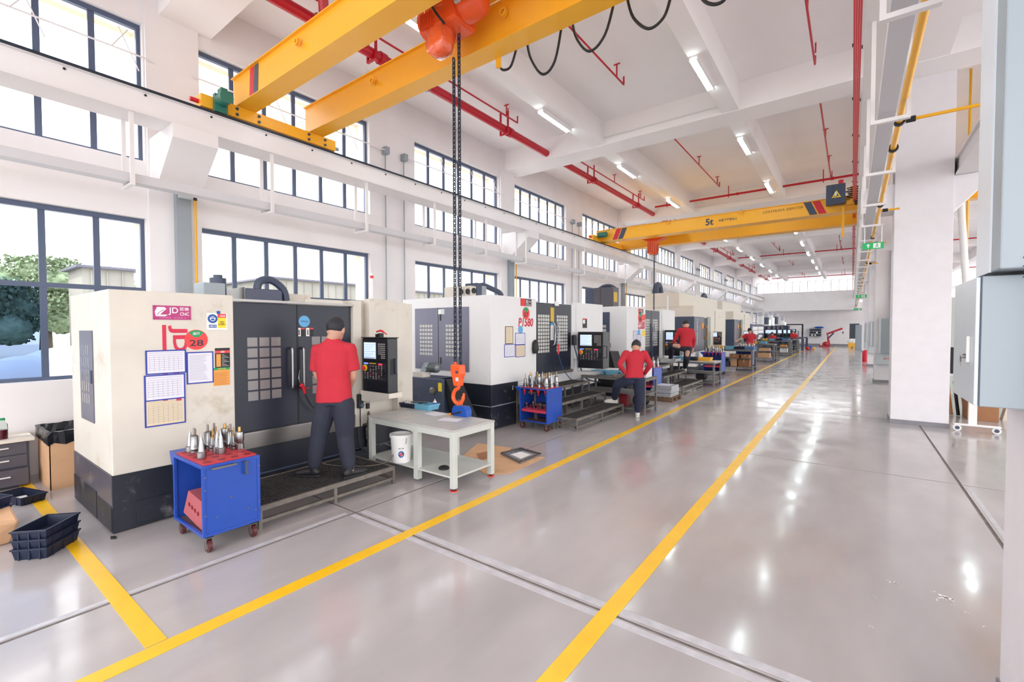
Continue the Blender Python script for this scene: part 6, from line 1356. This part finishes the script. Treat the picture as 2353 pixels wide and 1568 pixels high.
q = at(1960, 794, 1, 50); t = thing('yellow_crate', 'yellow crate heaped with white bags near the far doorway', 'crate', (q.x, 50, 0)); x0, x1 = at(1949, 790, 1, 50).x, at(1967, 790, 1, 50).x
MB().box((x0, 49.7, .12), (x1, 50.3, .45)).box((x0, 49.7, 0), (x0+.2, 50.3, .12)).box((x1-.2, 49.7, 0), (x1, 50.3, .12)).build('crate', MATS['tray_orange'], t)
m_ = MB()
for i in range(5): m_.ell((x0+.15+i*(x1-x0-.3)/4, 50, .55+.08*sin(i*2)), .22, .25, .2, n=10, m=7)
tag(m_.build('white_bags', wht, smooth=2), 'white bags heaped in the yellow crate', 'bags')
q = at(1972, 790, 1, 46); tag(box((q.x-.2, 45.8, 0), (q.x+.28, 46.5, at(1972, 747, 1, 46).z)).build('grey_locker', gcab2, bevel=.02), 'tall pale locker beside the far doorway', 'locker')
q = at(1986, 822, 1, 30); tag(MB().lathe((q.x+.05, 30, 0), [(0, 0), (.14, 0), (.14, .5), (.06, .6), (0, .62)], 14).build('fire_extinguisher', redpl, smooth=True), 'red fire extinguisher box at the foot of a far column', 'extinguisher')
# ================================================================ PEOPLE
def bake(o, vox, sm=4, disp=0):
    m = o.modifiers.new('r', 'REMESH'); m.mode = 'VOXEL'; m.voxel_size = vox; m.use_smooth_shade = True
    if sm: s = o.modifiers.new('s', 'SMOOTH'); s.iterations = sm; s.factor = .5
    dg = bpy.context.evaluated_depsgraph_get(); me = bpy.data.meshes.new_from_object(o.evaluated_get(dg)); mt_ = o.data.materials[0]
    o.modifiers.clear(); o.data = me; me.materials.clear(); me.materials.append(mt_); me.polygons.foreach_set('use_smooth', [True]*len(me.polygons))
    return o
def limb(m, pts, n=14, A=None):
    """tapered rounded limb through [(p, r), ...]"""
    P_ = [Vector(p) for p, r in pts]; rs = [r for p, r in pts]
    m.tube(ring(P_, 4), [rs[min(i//4, len(rs)-1)]*(1-(i % 4)/4)+rs[min(i//4+1, len(rs)-1)]*((i % 4)/4) for i in range((len(P_)-1)*4+1)], n)
    for p, r in ((P_[0], rs[0]), (P_[-1], rs[-1])): m.ell(p, r, r, r, n=12, m=8)
def torso(m, secs, A, B, n=22):
    """stack of ellipses (centre, half width, half depth); A across, B front"""
    o = len(m.v)
    for c, w_, d_ in secs:
        for k in range(n):
            a = 2*pi*k/n; cx_, sy_ = cos(a), sin(a); e_ = .85
            m.v.append(Vector(c)+A*w_*math.copysign(abs(cx_)**e_, cx_)+B*d_*math.copysign(abs(sy_)**e_, sy_))
    N_ = len(secs)
    for j in range(N_-1): m.f += [(o+j*n+k, o+j*n+(k+1) % n, o+(j+1)*n+(k+1) % n, o+(j+1)*n+k) for k in range(n)]
    m.f += [tuple(o+k for k in range(n))[::-1], tuple(o+(N_-1)*n+k for k in range(n))]
def hand(m, w, d, up, s=1, side=1, curl=.5):
    """palm with four fingers and a thumb; w wrist, d pointing direction, up = back of hand"""
    d = Vector(d).normalized(); up = (Vector(up)-d*d.dot(Vector(up))).normalized(); c = d.cross(up)*side; w = Vector(w)
    limb(m, [(w, .027*s), (w+d*.03*s, .03*s)]); m.ell(w+d*.06*s, .045*s, .036*s, .018*s, (d, c, up))
    for i, (o_, L_) in enumerate(((-.03, .07), (-.01, .08), (.01, .075), (.03, .058))):
        b = w+d*.095*s+c*o_*s; k = w+d*(.095+L_*.5)*s+c*o_*1.15*s-up*curl*.012*s; e_ = w+d*(.095+L_*.85)*s+c*o_*1.2*s-up*curl*.04*s
        limb(m, [(w+d*.06*s+c*o_*.8*s, .012*s), (b, .0105*s), (k, .0095*s), (e_, .008*s)], 8)
    limb(m, [(w+d*.025*s-c*.02*s, .014*s), (w+d*.055*s-c*.05*s-up*.008*s, .0125*s), (w+d*.09*s-c*.062*s-up*.02*s, .0095*s)], 8)
HS = 1.13
def person(label, J, look, vox=.009, sleeves='long', tr=trou, sh=shirt, shm=shoe, hw=1.0, hand_dirs=None, collar=True, hairm=hair, skinm=skin):
    """J: joints pel chest neck head shL shR elL elR wrL wrR hiL hiR knL knR anL anR toL toR; look = facing direction of the head"""
    J = {k: Vector(v) for k, v in J.items()}; s = hw
    feet = min((J['anL'].z, J['anR'].z))
    t = thing('person', label, 'person', (J['anR'].x, J['anR'].y, min(J['toL'].z, J['toR'].z)-.02))
    A = (J['shR']-J['shL']).normalized(); UPv = (J['neck']-J['pel']).normalized(); B = UPv.cross(A).normalized()
    fwd = Vector(look).normalized(); hR = fwd.cross(Vector((0, 0, 1))).normalized(); hU = hR.cross(fwd)
    HC = J['head']; hs = s; s = s*HS
    hd = hand_dirs or {}
    b = MB()
    b.ell(HC, .074*s, .092*s, .105*s, (hR, fwd, hU), 20, 14); b.ell(HC+fwd*.028*s-hU*.05*s, .056*s, .062*s, .062*s, (hR, fwd, hU))
    b.ell(HC+fwd*.098*s-hU*.018*s, .011*s, .018*s, .022*s, (hR, fwd, hU), 10, 8)
    b.ell(HC+fwd*.088*s-hU*.062*s, .024*s, .01*s, .007*s, (hR, fwd, hU), 10, 6)
    for q in (-1, 1): b.ell(HC+hR*q*.077*s-hU*.012*s-fwd*.004*s, .012*s, .02*s, .032*s, (hR, fwd, hU), 10, 8); b.ell(HC+hR*q*.032*s+fwd*.083*s+hU*.008*s, .018*s, .01*s, .006*s, (hR, fwd, hU), 8, 6)
    limb(b, [(HC-hU*.05*s-fwd*.02*s, .056*s), (J['neck'], .058*s), (J['chest'].lerp(J['neck'], .7), .07*s)])
    torso(b, [(J['pel'], .12*s, .08*s), (J['pel'].lerp(J['chest'], .5), .11*s, .075*s), (J['chest'], .14*s, .085*s), (J['chest'].lerp(J['neck'], .6), .09*s, .055*s)], A, B)
    for q in 'LR':
        limb(b, [(J['sh'+q]-UPv*.02, .038*s), (J['sh'+q].lerp(J['el'+q], .5), .043*s), (J['el'+q], .036*s), (J['el'+q].lerp(J['wr'+q], .35), .04*s), (J['wr'+q], .026*s)])
        limb(b, [(J['hi'+q], .07*s), (J['kn'+q], .045*s), (J['an'+q], .032*s), (J['an'+q].lerp(J['to'+q], .2)-Vector((0, 0, .02)), .025*s)])
        d = hd.get(q, (J['wr'+q]-J['el'+q])); hand(b, J['wr'+q], d, hd.get(q+'u', -B if abs((J['wr'+q]-J['el'+q]).normalized().dot(B)) < .9 else UPv), s, 1 if q == 'L' else -1)
    body = bake(b.build('body', skinm, t), max(vox*.62, .0055), 2)
    for q in (-1, 1): MB().ell(HC+hR*q*.032*s+fwd*.086*s-hU*.002*s, .011*s, .006*s, .006*s, (hR, fwd, hU), 8, 6).build('eye', blk, t)
    # hair shell
    h = MB(); n, m_ = 28, 18
    for j in range(m_+1):
        for k in range(n):
            th = pi*j/m_; a = 2*pi*k/n; x, y, z = sin(th)*cos(a), sin(th)*sin(a), cos(th)
            z0h = (-.3 if y < .1 else .45); r = .94+.22*max(0, min(1, (z-z0h)/.55))**.7+(.035*random.random() if z > z0h+.1 else 0); h.v.append(HC+hR*.074*s*r*x+fwd*.092*s*r*y+hU*.105*s*(r+.0)*z)
    h.f = [(j*n+k, (j+1)*n+k, (j+1)*n+(k+1) % n, j*n+(k+1) % n) for j in range(m_) for k in range(n)]
    h.build('hair', hairm, t, smooth=2)
    s = hs
    # shirt
    g = MB(); pel, ch, nk = J['pel'], J['chest'], J['neck']; L = (nk-pel).length
    torso(g, [(pel-UPv*.07*s, .185*s, .125*s), (pel+UPv*.02*s, .18*s, .125*s), (pel.lerp(ch, .45), .165*s, .118*s), (ch-UPv*.02*s, .188*s, .125*s), (ch+UPv*.10*s, .19*s, .115*s), (ch.lerp(nk, .62), .172*s, .095*s), (ch.lerp(nk, .84), .125*s, .08*s), (ch.lerp(nk, .97), .082*s, .07*s), (nk+UPv*.02, .064*s, .066*s)], A, B)
    for q in 'LR':
        S_, E_, W__ = J['sh'+q], J['el'+q], J['wr'+q]
        if sleeves == 'long': limb(g, [(S_.lerp(ch, .3), .075*s), (S_, .066*s), (S_.lerp(E_, .5), .062*s), (E_, .055*s), (E_.lerp(W__, .5), .047*s), (W__.lerp(E_, .06), .037*s)])
        else:
            k = S_.lerp(E_, .82); limb(g, [(S_.lerp(ch, .3), .078*s), (S_, .07*s), (S_.lerp(E_, .4), .073*s)]); g.cyl(S_.lerp(E_, .3), k, .076*s, .084*s, 16)
    bake(g.build('shirt', sh, t), vox, 5)
    if collar: MB().lathe(nk-UPv*.012*s, [(.069*s, 0), (.066*s, .032*s), (.06*s, .032*s), (.063*s, 0)], 20, (HC-hU*.06*s-nk)).build('collar', sh, t, smooth=True)
    # trousers
    g = MB(); torso(g, [(pel-UPv*.1*s, .17*s, .115*s), (pel-UPv*.0*s, .17*s, .115*s), (pel+UPv*.05*s, .15*s, .1*s)], A, B)
    for q in 'LR':
        H_, K_, N_ = J['hi'+q], J['kn'+q], J['an'+q]
        limb(g, [(H_, .112*s), (H_.lerp(K_, .45), .108*s), (K_, .088*s), (K_.lerp(N_, .4), .084*s), (K_.lerp(N_, .8), .072*s), (N_+(K_-N_).normalized()*.03, .064*s)])
    bake(g.build('trousers', tr, t), vox, 5)
    for q in 'LR':
        a, b_ = J['an'+q], J['to'+q]; d = (b_-a); d.z = 0; d = d.normalized(); fl_ = min(J['to'+q].z, a.z)-.0
        zf = J['to'+q].z-.02; g = MB(); c0 = Vector((a.x, a.y, zf))
        limb(g, [(c0+Vector((0, 0, .045))*s-d*.03*s, .042*s), (c0+Vector((0, 0, .042))*s+d*.06*s, .043*s), (c0+Vector((0, 0, .033))*s+d*.13*s, .04*s), (c0+Vector((0, 0, .028))*s+d*.18*s, .03*s)]); limb(g, [(c0+Vector((0, 0, .05))*s, .045*s), (a+Vector((0, 0, .02)), .045*s)])
        so_ = bake(g.build('shoe', shm, t), .007, 2)
        for v in so_.data.vertices:
            zz = v.co.z+ORG[t.name].z
            if zz < zf+.012: v.co.z = zf+.012-ORG[t.name].z
        sd_ = d.cross(Vector((0, 0, 1))); MB().prism([tuple((c0+d*u_*s+sd_*w_*s))[:2] for u_, w_ in ((-.075, -.03), (-.04, -.04), (.1, -.046), (.18, -.035), (.215, 0), (.18, .035), (.1, .046), (-.04, .04), (-.075, .03))], 2, zf, zf+.02).build('sole', shoew if shm == shoew else rub, so_)
    return t
# man at the nearest machine
D1 = depth((-4.38, 2.74, 1.0))
def jj(D, d): return {k: dep(v[0], v[1], D+(v[2] if len(v) > 2 else 0)) for k, v in d.items()}
DL = depth((-4.55, 2.60, .2)); DR = depth((-4.2, 2.84, .2)); Dm = (DL+DR)/2+.02
J1 = jj(Dm, {'head': (772, 757), 'neck': (765, 781, -.01), 'chest': (766, 828), 'pel': (768, 908), 'shL': (731, 802, -.01), 'shR': (803, 800, .02), 'elL': (730, 862, .03), 'elR': (811, 862, .06), 'wrL': (757, 884, .24), 'wrR': (800, 895, .22),
              'hiL': (749, 930), 'hiR': (790, 930), 'knL': (733, 1003, .0), 'knR': (793, 1003, .03)})
aL, aR = at(727, 1080, 2, .3), at(802, 1078, 2, .3)
fL, fR = at(722, 1090, 2, .222), at(802, 1092, 2, .222)
J1['anL'] = Vector((fL.x, fL.y, .3)); J1['anR'] = Vector((fR.x, fR.y, .3)); J1['toL'] = Vector((fL.x-.15, fL.y-.1, .222)); J1['toR'] = Vector((fR.x+.02, fR.y+.2, .222))
person('man in red short sleeved shirt standing with his back turned at the nearest machine', J1, (-.45, .85, -.18), .008, 'short', trou, shirt, shoe, 1.0)
# man with hands on hips, one foot up
D2 = depth((-3.62, 8.45, 1.0)); fR = at(1465, 955, 2, .022); fL = at(1412, 924, 2, .235)
s2 = .98
J2 = jj(D2, {'head': (1462, 796, .1), 'neck': (1461, 807, .02), 'chest': (1459, 829, 0), 'pel': (1457, 862, -.06), 'shL': (1438, 812), 'shR': (1481, 812, .02), 'elL': (1424, 838, -.12), 'elR': (1494, 838, -.1), 'wrL': (1435, 857, -.06), 'wrR': (1481, 860, .08),
              'hiL': (1447, 872, -.05), 'hiR': (1468, 872, -.05), 'knL': (1419, 884, .12), 'knR': (1469, 915, .02)})
J2['anL'] = Vector((fL.x, fL.y, .31)); J2['anR'] = Vector((fR.x, fR.y, .1)); J2['toL'] = Vector((fL.x-.15, fL.y-.05, .235)); J2['toR'] = Vector((fR.x-.06, fR.y+.14, .022))
person('man in red long sleeved top with hands on hips and one foot on the steps', J2, (-.15, .85, -.5), .011, 'long', trou2, shirt, shoew, s2, {'L': (.6, .4, -.15), 'R': (-.6, .4, -.1)})
# man leaning on his raised knee
D3 = depth((-4.0, 13.2, 1.3)); fR = at(1574, 850, 2, .472); fL = at(1541, 831, 2, .702)
J3 = jj(D3, {'head': (1576, 746, .1), 'neck': (1576, 754, .04), 'chest': (1577, 769, 0), 'pel': (1576, 793, -.05), 'shL': (1562, 758), 'shR': (1590, 760), 'elL': (1553, 776, .05), 'elR': (1595, 782, 0), 'wrL': (1547, 790, .1), 'wrR': (1592, 799, .05),
              'hiL': (1571, 799, -.05), 'hiR': (1581, 800, -.05), 'knL': (1544, 796, .15), 'knR': (1578, 823, 0)})
J3['anL'] = Vector((fL.x, fL.y, .78)); J3['anR'] = Vector((fR.x, fR.y, .55)); J3['toL'] = Vector((fL.x-.15, fL.y-.0, .702)); J3['toR'] = Vector((fR.x-.1, fR.y+.12, .472))
person('man in crimson long sleeved top leaning on his raised knee on the third machine steps', J3, (-.4, .8, -.5), .012, 'long', trou, shirt2, shoew, 1.0, {'L': (-.3, .5, -.5)})
def far_man(label, u, vh, vf, x, y, arms, look=(-.5, .8, -.2), sit=False, sleeves='short', zf=0, sc=None, lean=0):
    """standing figure from head row, placed at x, y"""
    top = hz(x, y, vh); s = sc or (top-zf)/1.72
    R_ = Vector((cos(R(YAW)), sin(R(YAW)), 0)); F_ = Vector((-sin(R(YAW)), cos(R(YAW)), 0)); o = Vector((x, y, top-1.72*s))
    g = lambda a, h, b=0: o+R_*a*s+Vector((0, 0, h*s))+F_*b*s
    J = {'head': g(0, 1.61, .05+lean), 'neck': g(0, 1.46, .02+lean*.8), 'chest': g(0, 1.28, lean*.6), 'pel': g(0, .98, 0), 'shL': g(-.19, 1.41, lean*.8), 'shR': g(.19, 1.41, lean*.8), 'hiL': g(-.09, .9), 'hiR': g(.09, .9)}
    J['elL'], J['wrL'] = g(*arms[0]), g(*arms[1]); J['elR'], J['wrR'] = g(*arms[2]), g(*arms[3])
    J['knL'], J['knR'], J['anL'], J['anR'] = g(-.12, .5, .03), g(.12, .5, .03), g(-.14, .09), g(.14, .09)
    for q in 'LR': J['an'+q].z = zf+.09; J['kn'+q].z = zf+(J['pel'].z-zf)*.5; J['to'+q] = J['an'+q]+F_*.12; J['to'+q].z = zf+.022
    return person(label, J, look, .016, sleeves, trou, shirt2, shoe, s)
far_man('man in crimson shirt reaching left into the fifth machine', 1717, 755, 0, -4.05, 25.2, ((-.32, 1.25, .1), (-.52, 1.15, .1), (.27, 1.15, 0), (.25, .9, .05)))
far_man('man in red shirt bent over the drilling machines behind the sixth bench', 1775, 764, 0, -4.3, 35.6, ((-.27, 1.15, .1), (-.2, .95, .3), (.27, 1.15, .05), (.2, .95, .3)), lean=.1)
far_man('man in red top facing the camera at the far benches', 1821, 760, 0, at(1821, 790, 1, 42.9).x, 42.9, ((-.27, 1.15, -.1), (-.12, .98, -.3), (.27, 1.15, -.1), (.1, .98, -.3)), (.3, -.8, -.4), lean=-.06, sleeves='long')
far_man('man in red mostly hidden behind the man facing the camera', 1827, 762, 0, at(1827, 790, 1, 44.2).x, 44.2, ((-.27, 1.15, 0), (-.25, .9, 0), (.27, 1.15, .05), (.2, .95, .2)))
